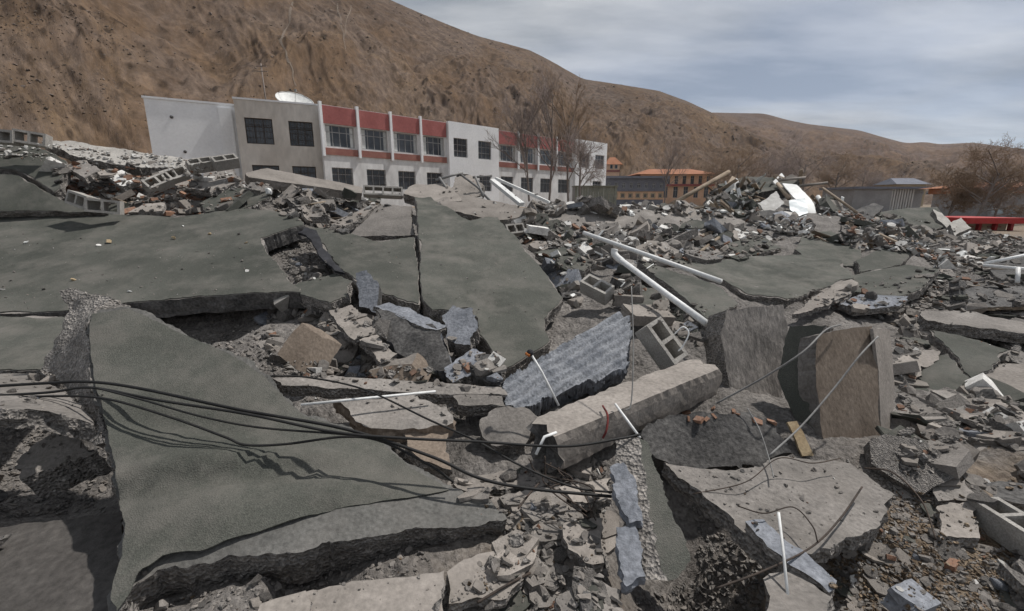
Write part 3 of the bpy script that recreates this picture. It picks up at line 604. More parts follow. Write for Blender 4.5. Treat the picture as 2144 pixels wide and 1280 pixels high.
# red-roofed gate house
f = front(2012, 2128, 470, 27); W = f.L
kk = empty('red_roofed_shop', (0, 0, 0), 'low cream shop under a bright red flat roof at the far right', 'shop')
zt, z2, zb = z_at(2070, 456, 27), z_at(2070, 468, 27), -.2
m = MB(); f.box(m, .25, W - .35, .2, 3, zb, z2); m.build('wall', ['cream'], kk)
m = MB(); f.box(m, -.15, W + .2, -.5, 3.4, z2 + .002, zt); m.build('roof', ['red_roof'], kk)
for a in (.12, W * .33, W * .62, W - .3): m = MB(); f.box(m, a, a + .16, -.02, .195, zb, z2); m.build('post', ['red_roof'], kk)
for k in range(4): m = MB(); f.box(m, .7 + k * .55, .95 + k * .55, .16, .197, zb + .55, z2 - .25); m.build('shutter', ['brown_paint'], kk)
# orange-topped block at the edge
f = front(2072, 2260, 430, 42); W = f.L
ob = empty('orange_topped_block', (0, 0, 0), 'dark grey block with an orange upper band behind the red roof', 'building')
zt, z2, zb = z_at(2100, 392, 42), z_at(2100, 405, 42), 0
win = [(.3 + 1.55 * k, 1.6 + 1.55 * k, z_at(2100, 449, 42), z_at(2100, 434, 42)) for k in range(5)]
m = MB(); wall_cells(m, lambda a, d, z: f.p(a, d, z), 0, W, zb, z2, win, .3); f.box(m, 0, .3, .3, 6, zb, z2); m.build('wall', ['grey_wall'], ob)
m = MB(); f.box(m, -.3, W + .3, -.4, 6.3, z2 + .002, zt); m.build('orange_band', ['orange_roof'], ob)
m = MB(); hip(m, f, -.8, W + .8, -.9, 7, zt + .002, z_at(2100, 380, 42), 1.5); m.build('roof', ['orange_roof'], ob)
for h in win: f.window(ob, *h, nv=2, nh=1, rec=.1, pm='glassy')

# ------------------------------------------------------------------ bare trees
def tree(base, h, kind, label, seed, tw='twig', spread=0.5, nmax=9000, group='bare winter trees', rmin=.0055):
    R = random.Random(seed); tr = MB(); cr = MB(); cnt = [0]
    def grow(p, d, L, r, lev):
        n = 3 if lev < 4 else 2; pts = [p]; q = p.copy(); dd = d.copy()
        for i in range(n):
            dd = (dd + Vector((R.gauss(0, .1), R.gauss(0, .1), R.gauss(0, .05) + (0.10 if kind == 'poplar' else 0.03)))).normalized(); q = q + dd * L / n; pts.append(q.copy())
        (tr if lev < 2 else cr).tube(pts, r, 5 if lev < 2 else 3, r2=r * .55, cap=False); cnt[0] += 1
        if lev >= 5 or cnt[0] > nmax: return
        kids = {0: 10, 1: 6, 2: 5, 3: 5, 4: 4}[lev]
        for k in range(kids):
            t = (0.25 if lev == 0 else .3) + .72 * (k + R.random() * .8) / kids; t = min(t, .99); i = int(t * n); b = pts[i].lerp(pts[min(i + 1, n)], t * n - i)
            ang = R.uniform(.35, .72) if kind == 'poplar' else R.uniform(.5, 1.05) * (1.0 + spread * .3)
            az = R.uniform(0, 6.283); a = dd.orthogonal().normalized(); a.rotate(Matrix.Rotation(az, 3, dd))
            nd = (dd * math.cos(ang) + a * math.sin(ang)).normalized()
            grow(b, nd, L * R.uniform(.42, .66) * (1.0 if kind != 'poplar' else .85), max(r * .5, rmin), lev + 1)
    o = empty('bare_tree', base, label, 'tree', group)
    grow(Vector((0, 0, -.5)), Vector((R.gauss(0, .04), R.gauss(0, .04), 1)).normalized(), h * (.72 if kind == 'poplar' else .64), h * (.011 if kind == 'poplar' else .016), 0)
    tr.build('trunk', ['bark'], o); cr.build('crown', [tw], o)
    return o
def tree_at(u, vb, vt, d, *a, **k):
    b = P(u, vb, d); return tree(b, (P(u, vt, d) - b).length, *a, **k)
tree_at(1150, 415, 185, 47, 'poplar', 'tall bare poplar before the red-banded end of the white building, tallest of the trees', 11)
tree_at(1108, 412, 215, 48, 'poplar', 'slim bare poplar just beside the tallest tree, nearer the white stair bay', 12)
tree_at(1190, 412, 205, 46, 'poplar', 'bare poplar with reddish twigs before the last red band of the white building', 13, tw='twig_warm')
tree_at(1215, 413, 262, 44, 'round', 'small bare forked tree before the white end bay', 14)
tree_at(1392, 418, 300, 66, 'poplar', 'slim bare poplar between the slate-blue hall and the orange temple', 15)
tree_at(1545, 418, 296, 70, 'round', 'warm brown bare tree behind the heaped far slabs', 16, tw='twig_warm')
tree_at(1605, 420, 312, 76, 'round', 'low bare tree in the thicket, between the warm brown and the grey tree', 17)
tree_at(1680, 420, 296, 74, 'round', 'grey bare spreading tree behind the white sheet debris', 18)
tree_at(1745, 425, 318, 66, 'round', 'small brown bare tree beside the grey flat-roofed hall', 19, tw='twig_warm')
tree_at(2035, 466, 285, 34, 'round', 'big round bare tree above the red-roofed shop', 20, tw='twig_warm', spread=1.0, rmin=.009)
tree_at(1985, 458, 345, 36, 'round', 'brown bare tree at the near side of the big round one', 21, tw='twig_warm', spread=.8, rmin=.009)
tree_at(2078, 464, 312, 36, 'round', 'brown bare tree behind the red-roofed shop, right of the big round one', 27, tw='twig', spread=.9, rmin=.009)
tree_at(1440, 418, 345, 100, 'round', 'small bare tree behind the orange temple roof', 22, tw='twig_warm')
tree_at(1850, 425, 360, 95, 'round', 'low bare tree behind the grey flat-roofed hall', 23)
tree_at(1500, 418, 318, 84, 'round', 'pale bare tree just right of the orange temple', 24, tw='twig_warm')
tree_at(1640, 420, 310, 82, 'round', 'bare tree in the thicket just left of the grey spreading tree', 25)
tree_at(1800, 425, 335, 88, 'round', 'bare tree behind the left end of the grey flat-roofed hall', 26)
# ------------------------------------------------------------------ broken slabs
_seed = [100]
def fit_inv(pts):
    K = [(u, v, 1.0 / d) for (u, v, d) in pts]
    A = np.array([[k[0] - CX, k[1] - CY, 1.0] for k in K]); b = np.array([k[2] for k in K])
    s = np.linalg.lstsq(A, b, rcond=None)[0]
    return lambda u, v: 1.0 / (s[0] * (u - CX) + s[1] * (v - CY) + s[2])
def rough_line(a, b, amp, step, R):
    pts = [a, b]
    L = (b - a).length; n = max(0, int(math.ceil(math.log2(max(1.0, L / step)))))
    am = min(amp * 1.7, L * .12)
    for _ in range(n):
        out = [pts[0]]
        for p, q in zip(pts, pts[1:]):
            m = (p + q) / 2; d = q - p; nn = Vector((-d.y, d.x));
            if nn.length > 1e-9: nn.normalize()
            out += [m + nn * R.uniform(-am, am) + d * R.uniform(-.12, .12), q]
        pts = out; am *= .62
    return [pts[0]] + [p + Vector((R.uniform(-1, 1), R.uniform(-1, 1))) * amp * .22 for p in pts[1:-1]] + [pts[-1]]
def cdt(outline, step, R, lim=700):
    xs = [p.x for p in outline]; ys = [p.y for p in outline]; pts = [Vector(p) for p in outline]
    w, h = max(xs) - min(xs), max(ys) - min(ys); st = max(step, math.sqrt(w * h / lim))
    nx, ny = int(w / st) + 1, int(h / st) + 1
    for i in range(nx):
        for j in range(ny):
            pts.append(Vector((min(xs) + (i + .5 + R.uniform(-.3, .3)) * st, min(ys) + (j + .5 + R.uniform(-.3, .3)) * st)))
    n = len(outline)
    r = delaunay_2d_cdt(pts, [(i, (i + 1) % n) for i in range(n)], [list(range(n))], 1, 1e-6)
    return r[0], [tuple(f) for f in r[2]]
def prism(name, c, e1, e2, n, v2, tri, hfn, ext, rough, rows, mats, parent, R, lift=0.0, reg=True, smooth=True):
    use = {}
    for f in tri:
        for a, b in zip(f, f[1:] + f[:1]): use[(a, b)] = use.get((a, b), 0) + 1
    bd = [(a, b) for (a, b) in use if (b, a) not in use]; nxt = {a: b for a, b in bd}
    N = len(v2); top = [e1 * p.x + e2 * p.y + n * (hfn(p.x, p.y) + lift) for p in v2]
    V = list(top); bot = [t + ext + n * (noise.noise(Vector((p.x * 5, p.y * 5, 3.3))) * rough * .5) for t, p in zip(top, v2)]
    V += bot; Fs = []; mi = []; sm = []
    area = sum((v2[f[1]].x - v2[f[0]].x) * (v2[f[2]].y - v2[f[0]].y) - (v2[f[2]].x - v2[f[0]].x) * (v2[f[1]].y - v2[f[0]].y) for f in tri if len(f) == 3)
    flip = area < 0
    for f in tri:
        Fs.append(f[::-1] if flip else f); mi.append(0); sm.append(smooth)
        Fs.append(tuple(N + i for i in (f if flip else f[::-1]))); mi.append(1); sm.append(False)
    rings = {}
    bv = set(a for a, b in bd)
    outn = {}
    for a, b in bd:
        d = v2[b] - v2[a]; o = Vector((d.y, -d.x)) * (-1 if flip else 1)
        if o.length > 1e-9: o.normalize()
        for k in (a, b): outn[k] = outn.get(k, Vector((0, 0))) + o
    for a in bv:
        o = outn[a]; o = o.normalized() if o.length > 1e-9 else o; o3 = e1 * o.x + e2 * o.y; ids = [a]
        base = (.9 * noise.noise(Vector((v2[a].x * 6, v2[a].y * 6, 7.7))) + R.uniform(-.15, .15)) * rough
        for k in range(1, rows):
            t = k / rows; V.append(top[a] + (bot[a] - top[a]) * (t + R.uniform(-.25, .25) / rows) + o3 * (base + (noise.noise(Vector((v2[a].x * 5, v2[a].y * 5, k * 3.1))) + R.uniform(-.8, .8)) * rough * .7)); ids.append(len(V) - 1)
        ids.append(N + a); rings[a] = ids
    for a, b in bd:
        for k in range(rows):
            q = (rings[a][k], rings[a][k + 1], rings[b][k + 1], rings[b][k]); Fs.append(q[::-1] if flip else q); mi.append(1); sm.append(False)
    if reg: solid([c + v for v in V], Fs)
    o = mesh_obj(name, V, Fs, mats, parent, mi, sm, sharp={tuple(sorted(e)) for e in bd})
    o.location = c if parent is None else (c - parent_loc(parent))
    return o
def parent_loc(p): return Vector(p.location) + (parent_loc(p.parent) if p.parent else Vector((0, 0, 0)))
def plate(name, label, cat, pts, t=.15, top='concrete', side='broken', felt=None, ext=None, bend=False, rough=.018, step=.05, amp=.006, parent=None,
          group=None, ridge=None, rows=4, finset=.007, ctrl_in=(), wrinkle=0.0, creases=()):
    _seed[0] += 1; R = random.Random(_seed[0]); sd = _seed[0] * 1.7
    kd = [p for p in pts if len(p) == 3] + list(ctrl_in); df = fit_inv(kd)
    us = [p[0] for p in pts]; vs = [p[1] for p in pts]; u0, u1, v0, v1 = min(us), max(us), min(vs), max(vs)
    q = [P(u, v, df(u, v)) for (u, v) in ((u0, v0), (u1, v0), (u0, v1))]
    n = (q[1] - q[0]).cross(q[2] - q[0]).normalized(); X = [P(p[0], p[1], df(p[0], p[1])) for p in pts]; c = sum(X, Vector()) / len(X)
    if n.dot(CAM - c) < 0: n = -n
    e1 = (X[1] - X[0]); e1 = (e1 - n * e1.dot(n)).normalized(); e2 = n.cross(e1)
    to2 = lambda x: Vector(((x - c).dot(e1), (x - c).dot(e2)))
    if bend:
        bx = []; 
        for p in kd: w_ = P(*p); bx.append((to2(w_).x, to2(w_).y, (w_ - c).dot(n)))
        bx = np.array(bx); Dm = np.linalg.norm(bx[:, None, :2] - bx[None, :, :2], axis=2); Dm = Dm ** 1.5
        cf = np.linalg.solve(Dm + 1e-6 * np.eye(len(bx)), bx[:, 2]) if False else np.linalg.lstsq(Dm, bx[:, 2], rcond=1e-4)[0]
        bf = lambda x, y: float(np.sum(cf * np.hypot(bx[:, 0] - x, bx[:, 1] - y) ** 1.5))
    else: bf = lambda x, y: 0.0
    if bend: X2 = [to2(P(*p)) if len(p) == 3 else to2(x) for p, x in zip(pts, X)]
    else: X2 = [to2(x) for x in X]
    if ridge:
        ra = to2(P(*ridge[0])) ; rb = to2(P(*ridge[1])); rd = (rb - ra).normalized(); rp = Vector((-rd.y, rd.x))
        rf = lambda x, y: ridge[3] * (abs(math.sin((x * rp.x + y * rp.y) / ridge[2] * math.pi + .6 * noise.noise(Vector((x * 4, y * 4, sd))))) - .5)
    else: rf = lambda x, y: 0.0
    cr = [(to2(P(*a)), to2(P(*b)), am_, wd) for a, b, am_, wd in creases]
    def hfn(x, y):
        h = bf(x, y) + rf(x, y) + amp * 1.6 * noise.noise(Vector((x * 2.2, y * 2.2, sd))) + amp * .7 * noise.noise(Vector((x * 9, y * 9, sd)))
        for a, b, am_, wd in cr:
            d = b - a; L2 = d.length_squared; t_ = max(0, min(1, ((x - a.x) * d.x + (y - a.y) * d.y) / L2)); q_ = a + d * t_
            h += am_ * math.exp(-((x - q_.x) ** 2 + (y - q_.y) ** 2) / (wd * wd)) * (.35 + .65 * math.sin(math.pi * (.1 + .8 * t_)))
        if wrinkle:
            k = noise.noise(Vector((x * 1.1 + .4 * noise.noise(Vector((x, y, 9.1))), y * 3.2, sd + 5))); h += wrinkle * max(0.0, 1 - abs(k) * 5)
        return h
    out = []
    for a, b in zip(X2, X2[1:] + X2[:1]): out += rough_line(a, b, rough, step, R)[:-1]
    v2, tri = cdt(out, step * 1.5, R, 5200 if ridge else 900)
    if ext is None: ev = -n * t
    elif len(ext) == 4: i, u, v, d = ext; ev = P(u, v, d) - X[i]
    else: ev = Vector(ext)
    o = prism(name, c, e1, e2, n, v2, tri, hfn, ev, rough, rows, [top, side], parent, R, smooth=(rough < .06))
    if parent is None: tag(o, label, cat, group)
    elif label: tag(o, label)
    if felt:
        ar = sum(a.x * b.y - b.x * a.y for a, b in zip(out, out[1:] + out[:1])); sg = 1 if ar > 0 else -1
        fo = []
        for i, p in enumerate(out):
            d = out[(i + 1) % len(out)] - out[i - 1]; nn = Vector((-d.y, d.x)) * sg
            if nn.length > 1e-9: nn.normalize()
            k = noise.noise(Vector((p.x * 2.3, p.y * 2.3, sd + 2))); fo.append(p + nn * (finset * .6 + .10 * max(0, k - .28) + R.uniform(0, .004)))
        try:
            f2, ft = cdt(fo, step * 1.5, R)
            prism('roofing_felt', c, e1, e2, n, f2, ft, hfn, -n * .006, .002, 1, [felt, felt], o, R, lift=.010)
        except Exception as ex: print('felt', label, ex)
    return o
def rough_beam(name, label, cat, a, b, w, h, m, side=None, upv=(0, 0, 1), rough=.012, parent=None, group=None, nseg=None, taper=1.0, reg=True):
    _seed[0] += 1; R = random.Random(_seed[0]); a = Vector(a); b = Vector(b); d = b - a; L = d.length; x = d.normalized(); u = Vector(upv)
    y = u.cross(x).normalized(); z = x.cross(y); ns = nseg or max(4, min(40, int(L / .05))); k = 4
    prof = [(-1 + 2 * i / k, -1) for i in range(k)] + [(1, -1 + 2 * i / k) for i in range(k)] + [(1 - 2 * i / k, 1) for i in range(k)] + [(-1, 1 - 2 * i / k) for i in range(k)]
    c = (a + b) / 2; V = []; n = len(prof)
    for i in range(ns + 1):
        t = i / ns; s = 1 + (taper - 1) * t
        for (py, pz) in prof:
            cn = (abs(py) == 1 and abs(pz) == 1); e = (-abs(noise.noise(Vector((t * L * 9, py * 3.1, pz * 5.3 + _seed[0])))) * 1.3 + R.uniform(-.25, .1)) * rough if cn else R.uniform(-.12, .12) * rough
            endj = R.uniform(-1, 1) * rough * 3 if i in (0, ns) else 0
            nz_ = noise.noise(Vector((t * L * 1.5, py * .3, pz * .3)) + Vector((_seed[0], 0, 0))) * rough * .6
            V.append(a - c + x * (t * L + endj) + y * (py * w / 2 * s + (e + nz_) * py) + z * (pz * h / 2 * s + (e + nz_) * pz))
    Fs = []; mi = []
    for i in range(ns):
        for j in range(n): j2_ = (j + 1) % n; Fs.append((i * n + j, i * n + j2_, (i + 1) * n + j2_, (i + 1) * n + j)); mi.append(0)
    for base, rev in ((0, True), (ns * n, False)):
        V.append(sum((V[base + j] for j in range(n)), Vector()) / n + x * (R.uniform(-.02, .02))); ci = len(V) - 1
        for j in range(n): f_ = (ci, base + j, base + (j + 1) % n); Fs.append(f_[::-1] if rev else f_); mi.append(1)
    if reg: solid([c + v for v in V], Fs)
    o = mesh_obj(name, V, Fs, [m, side or m], parent, mi, [False] * len(Fs)); o.location = c if parent is None else c - parent_loc(parent)
    if parent is None: tag(o, label, cat, group)
    return o

CR = [((245, 1000, 2.2), (700, 955, 2.52), .055, .07), ((240, 1035, 2.15), (800, 985, 2.5), -.05, .06), ((320, 1000, 2.25), (335, 1160, 1.93), .012, .025), ((215, 870, 2.5), (560, 905, 2.6), -.045, .09)]
# --- near left: folded roof slab -------------------------------------------------
f1 = plate('roof_slab', 'big folded green roof slab filling the near left, cables lying across it', 'slab',
      [(190, 655, 3.15), (270, 640, 3.2), (360, 682, 3.15), (480, 735, 3.05), (560, 785, 2.95), (605, 835, 2.85), (640, 868, 2.8), (735, 895, 2.77), (800, 920, 2.75), (860, 972, 2.6), (950, 1022, 2.5), (1030, 1048, 2.42), (1062, 1085, 2.35),
       (870, 1105, 2.2), (700, 1135, 2.09), (540, 1165, 1.98), (440, 1182, 1.94), (330, 1195, 1.9), (272, 1235, 1.82), (232, 1300, 1.7), (225, 1260, 1.77), (250, 1170, 1.93), (258, 1100, 2.06), (243, 1040, 2.17), (232, 960, 2.33), (220, 900, 2.46), (208, 850, 2.58), (190, 790, 2.77), (184, 700, 3.0)],
      t=.25, top='screed', side='broken', bend=True, rough=.014, step=.03, rows=6, ctrl_in=[(450, 850, 2.72), (400, 960, 2.34), (600, 960, 2.5), (450, 1080, 2.08), (700, 1040, 2.28)], creases=CR)
plate('roofing_felt', None, None,
      [(193, 660, 3.12), (268, 646, 3.17), (358, 688, 3.12), (478, 741, 3.02), (556, 790, 2.92), (600, 840, 2.82), (638, 873, 2.77), (733, 900, 2.74), (797, 925, 2.72), (855, 977, 2.57), (940, 1026, 2.475),
       (840, 1045, 2.34), (700, 1068, 2.22), (560, 1108, 2.07), (430, 1152, 1.955), (340, 1165, 1.91), (290, 1200, 1.83), (245, 1280, 1.70), (232, 1250, 1.76), (256, 1170, 1.90), (264, 1100, 2.03), (249, 1040, 2.14), (238, 960, 2.30), (226, 900, 2.43), (214, 850, 2.55), (196, 790, 2.74), (188, 700, 2.97)],
      t=.006, top='felt', side='felt', bend=True, rough=.004, step=.03, rows=1, parent=f1, ctrl_in=[(450, 850, 2.69), (400, 960, 2.31), (600, 960, 2.47), (450, 1080, 2.05), (700, 1040, 2.25)], wrinkle=.010, amp=.006, creases=CR)
plate('broken_edge', 'crumbled pale concrete edge', None,
      [(125, 612, 3.4), (160, 604, 3.4), (235, 625, 3.3), (205, 655, 3.16), (185, 700, 3.03), (190, 790, 2.77), (212, 850, 2.6), (224, 930, 2.42), (185, 895, 2.6), (145, 835, 2.85), (80, 772, 3.15), (130, 690, 3.25)],
      t=.14, top='broken', side='broken', bend=True, rough=.02, step=.028, amp=.03, parent=f1, rows=4)
# --- left roof field ---------------------------------------------------------------
plate('roof_slab', 'wide green felted roof slab on the left with a dark broken front edge', 'slab',
      [(-120, 453, 6.6), (130, 447), (230, 449, 7.0), (370, 457), (480, 440, 7.2), (560, 440, 7.2), (625, 456), (638, 472), (548, 500), (553, 515), (575, 545), (600, 575), (620, 600), (632, 614, 4.9), (560, 617), (420, 621), (300, 632, 4.75), (230, 640), (120, 653), (-120, 660, 4.5)],
      t=.2, felt='felt', rough=.016, step=.06, amp=.012, side='dark_concrete')
plate('roof_slab', 'green felted slab strip below the wide left slab, at the picture edge', 'slab', [(-120, 666, 4.4), (110, 663, 4.45), (178, 674), (165, 705), (85, 775, 3.6), (-120, 790, 3.5)], t=.14, felt='felt', rough=.014, amp=.014)
plate('roof_slab', 'steep grey-green roof slab at the upper left edge under the hollow blocks', 'slab', [(-120, 292, 7.2), (70, 303, 7.5), (140, 338, 7.3), (128, 395, 6.9), (112, 403, 6.8), (40, 362), (-120, 335, 6.9)], t=.15, felt='felt', amp=.02)
plate('roof_slab', 'cracked green slab between the upper left slab and the wide one', 'slab', [(-120, 345, 6.8), (40, 370), (112, 410, 6.75), (225, 446, 6.85), (130, 444), (-120, 448, 6.4)], t=.12, felt='felt', amp=.02)
plate('roof_slab', 'small green slab tilted beside the white knob at the upper left rubble', 'slab', [(415, 427, 7.5), (480, 396, 8.0), (545, 390, 8.0), (566, 412, 7.6), (505, 440, 7.2), (430, 446, 7.1)], t=.1, felt='felt', amp=.01)
# --- centre slabs -------------------------------------------------------------------
plate('roof_slab', 'tall pointed green slab tilted up in the centre behind the blue ridged piece', 'slab',
      [(868, 415, 8.2), (902, 415, 8.1), (945, 440), (985, 462, 7.5), (1015, 455), (1042, 456, 7.4), (1090, 508), (1135, 565, 6.1), (1178, 625, 5.4), (1140, 668), (1152, 715, 4.5), (1095, 755), (1045, 788, 3.95), (1030, 740), (1000, 700), (985, 645), (945, 652), (905, 650, 4.9), (885, 630), (880, 540), (874, 470)],
      t=.16, felt='felt', rough=.016, step=.06, amp=.016)
plate('roof_slab', 'green slab left of the vertical crack, beside the tall pointed slab', 'slab', [(642, 478, 6.4), (700, 482), (785, 505), (868, 498, 6.6), (872, 540), (878, 638, 5.0), (850, 632), (800, 615, 5.0), (755, 598), (715, 566), (690, 535)], t=.16, felt='felt', amp=.012)
plate('roof_slab', 'short green slab end sagging over the dark pocket', 'slab', [(612, 598, 5.2), (700, 575, 5.35), (738, 590, 5.2), (728, 622, 4.9), (690, 636, 4.7), (640, 622, 4.85)], t=.14, felt='felt')
plate('concrete_plate', 'brown triangular concrete plate leaning against the vertical crack', 'slab', [(728, 495, 7.0), (800, 428, 8.0), (862, 432, 8.0), (868, 492, 7.0)], t=.1, top='concrete', rough=.02)
plate('concrete_plate', 'narrow concrete plate tilted left of the brown triangular plate', 'slab', [(690, 466, 7.5), (770, 434, 8.1), (795, 427, 8.2), (760, 456), (706, 482, 7.1)], t=.1, top='tan')
plate('felt_strip', 'curled black strip of roofing felt over the hole in the left slab', 'felt', [(624, 488, 6.0), (640, 476, 6.1), (662, 482, 6.1), (676, 520, 5.75), (700, 550, 5.5), (722, 572, 5.3), (700, 566, 5.3), (668, 536, 5.55), (652, 503, 5.85), (640, 492, 5.95)], t=.03, top='black_rubber', side='black_rubber', bend=True, rough=.01)
# --- far centre ------------------------------------------------------------------------
plate('concrete_beam', 'long pale concrete beam lying below the stained wall of the white building', 'beam', [(515, 362, 8.5), (560, 352, 9.0), (650, 371), (758, 392, 9.6), (758, 405, 9.2), (640, 388), (520, 371, 8.3)], t=.16, top='tan', side='tan', rough=.012)
plate('fallen_wall', 'fallen wall with white plaster on the upper left rubble ridge', 'wall', [(85, 293, 7.6), (200, 303, 8.0), (310, 319, 8.2), (392, 336, 8.2), (388, 352, 7.9), (230, 345, 7.8), (120, 312, 7.45)], t=.16, top='block', side='broken', rough=.03, amp=.03)
plate('fallen_wall', 'long brown fallen wall across the middle distance under white scraps', 'wall', [(1085, 436, 11.2), (1200, 427), (1330, 440, 11.2), (1560, 446, 11.6), (1562, 478, 10.9), (1450, 486), (1330, 489, 10.2), (1180, 480), (1100, 474, 10.4)], t=.3, top='concrete', rough=.04, amp=.03)
plate('concrete_plate', 'tan concrete slab end behind the tall pointed slab', 'slab', [(905, 421, 9.0), (960, 405, 9.6), (1080, 430, 9.4), (1108, 450, 8.8), (1040, 461, 8.5), (935, 440, 8.7)], t=.14, top='tan', rough=.03)
plate('concrete_plate', 'pale tan concrete piece at the tip of the tall pointed slab', 'slab', [(845, 405, 9.4), (870, 386, 10), (935, 384, 10), (968, 420, 9.2), (905, 427, 9.0)], t=.2, top='tan', rough=.03)
plate('concrete_plate', 'pale block of broken wall inside the bent frame before the white building', 'wall', [(945, 400, 10.5), (955, 372, 10.8), (985, 366, 10.9), (1010, 385, 10.7), (1005, 410, 10.3), (965, 412, 10.2)], t=.35, top='tan', rough=.05, amp=.03)
# --- middle right roof pieces -----------------------------------------------------------
plate('roof_slab', 'small green slab under the lower end of the white elbow pipe', 'slab', [(1335, 545, 6.7), (1500, 598, 6.0), (1546, 640, 5.25), (1482, 672, 4.9), (1400, 600, 5.8)], t=.12, felt='felt', amp=.015)
plate('roof_slab', 'broad dusty green slab right of the long white pipe', 'slab', [(1380, 540, 8.0), (1500, 545), (1600, 535, 8.3), (1690, 533, 8.3), (1762, 548), (1790, 582, 7.2), (1700, 612), (1650, 632, 6.1), (1562, 618, 6.3), (1510, 588, 6.9)], t=.12, felt='felt', amp=.025)
plate('roof_slab', 'green slab rising toward the far white debris heap', 'slab', [(1682, 490, 9.6), (1740, 484, 9.8), (1805, 520, 8.8), (1800, 560, 7.9), (1700, 552, 8.0), (1664, 524, 8.7)], t=.12, felt='felt', amp=.015)
plate('roof_slab', 'narrow green slab standing on edge with a pale rim, right of the broad one', 'slab', [(1790, 546, 8.0), (1880, 510, 8.6), (1920, 520, 8.5), (1885, 556, 7.8), (1800, 572, 7.5)], t=.12, felt='felt')
plate('roof_slab', 'green slab below the narrow pale-rimmed one, sloping to the right', 'slab', [(1785, 576, 7.5), (1900, 556, 7.8), (1967, 565, 7.5), (1928, 610, 6.6), (1852, 626, 6.3), (1780, 610, 6.6)], t=.12, felt='felt', amp=.015)
plate('roof_slab', 'far green slab in front of the grey flat-roofed hall', 'slab', [(1825, 447, 13), (1900, 436), (1962, 434, 13.5), (1990, 470, 12.3), (1932, 492, 11.6), (1862, 482, 11.9)], t=.15, felt='felt')
plate('concrete_plate', 'upper pale grey plate beside the far green slab', 'slab', [(1954, 438, 12.9), (1972, 446), (1996, 468, 12.2), (1984, 480, 11.9), (1962, 458, 12.4)], t=.12, top='block')
plate('concrete_plate', 'lower pale grey plate leaning before the red-roofed shop', 'slab', [(1988, 470, 11.6), (2012, 456, 11.9), (2034, 478, 11.5), (2000, 494, 11.1)], t=.12, top='block')
plate('concrete_slab', 'long pale broken slab at the right edge above the black gap', 'slab', [(1930, 650, 5.9), (2040, 655), (2200, 682, 5.3), (2200, 712, 5.0), (2050, 690), (1940, 668, 5.5)], t=.13, top='concrete', rough=.03, amp=.02)
plate('roof_slab', 'green slab sliding down under the long pale slab at the right', 'slab', [(1945, 694, 5.2), (2050, 713), (2112, 735, 4.75), (2078, 776, 4.4), (2036, 796, 4.25), (1992, 742, 4.75)], t=.1, felt='felt', amp=.015)
plate('roof_slab', 'green slab piece with a curled pale corner right of the upturned slab', 'slab', [(1922, 752, 4.7), (1985, 744, 4.75), (2036, 802, 4.2), (2008, 815), (2012, 852, 3.9), (1960, 842), (1905, 836, 4.1)], t=.08, felt='felt', amp=.02)
plate('concrete_plate', 'pale pinkish concrete plate at the right edge', 'slab', [(2032, 802, 4.25), (2090, 764, 4.5), (2220, 752, 4.6), (2220, 842, 3.9), (2110, 836, 4.0), (2055, 826, 4.1)], t=.1, top='tan', rough=.03)
plate('concrete_plate', 'curled pale plate between the upturned slab and the green piece', 'slab', [(1872, 760, 4.5), (1925, 730, 4.75), (1968, 735, 4.7), (1930, 765), (1915, 800, 4.3), (1880, 785, 4.35)], t=.06, top='tan', rough=.03, amp=.03)
plate('roof_slab', 'green slab at the right edge above the hollow block', 'slab', [(1955, 962, 3.15), (2005, 945), (2060, 930, 3.3), (2220, 962, 3.0), (2220, 1022, 2.75), (2060, 990, 2.95), (2002, 1003, 2.9)], t=.1, felt='felt', amp=.02)
plate('concrete_slab', 'dark bluish layered slab under the right edge green slab', 'slab', [(2040, 1002, 2.82), (2144, 1012, 2.72), (2220, 1035), (2220, 1072, 2.45), (2120, 1050), (2058, 1032, 2.68)], t=.12, top='dark_concrete', rough=.03, amp=.02)
plate('concrete_plate', 'pinkish square plate left of the hollow block in the near right', 'slab', [(1962, 1060, 2.55), (2040, 1052, 2.55), (2052, 1122, 2.34), (1968, 1128, 2.34)], t=.06, top='tan', rough=.015)
plate('concrete_plate', 'oblong plate above the pinkish square one', 'slab', [(1950, 1015, 2.72), (2020, 1005, 2.75), (2042, 1042, 2.6), (1965, 1048, 2.6)], t=.05, top='concrete', rough=.015)
plate('concrete_plate', 'dark wet-looking plate at the far right edge behind the white rail', 'slab', [(2060, 560, 8.2), (2144, 520, 9), (2220, 520, 9), (2220, 565, 8.0), (2100, 590, 7.6)], t=.1, top='dark_concrete', rough=.03)
plate('concrete_plate', 'thin pale plate tilted before the red-roofed shop', 'slab', [(2035, 520, 9.6), (2095, 503, 10), (2100, 508, 9.9), (2045, 530, 9.3)], t=.05, top='tan')
# --- mid right -----------------------------------------------------------------------------
plate('concrete_column', 'stump of a board-marked concrete column standing in the middle right', 'column', [(1522, 650, 3.88), (1640, 638, 3.95), (1650, 690, 3.9), (1628, 876, 3.75), (1536, 846, 3.75), (1508, 700, 3.84)],
      t=.3, top='board_concrete', rough=.007, amp=.008)
up_ = plate('upturned_slab', 'slab piece tipped on end, brown in front and green felt on its left face', 'slab', [(1712, 702, 3.3), (1765, 690), (1826, 683, 3.36), (1838, 780), (1845, 925, 3.2), (1795, 945), (1730, 962, 3.1), (1712, 820, 3.2)], t=.17, top='brown_board', side='concrete', rough=.008, amp=.006)
plate('roofing_felt', 'green felted face', None, [(1655, 684, 3.6), (1728, 681, 3.42), (1711, 703, 3.31), (1709, 820, 3.21), (1726, 956, 3.11), (1692, 956, 3.22), (1668, 884, 3.36), (1628, 790, 3.55), (1640, 730, 3.58)], t=.1, top='felt', side='broken', parent=up_, rough=.008, amp=.01)
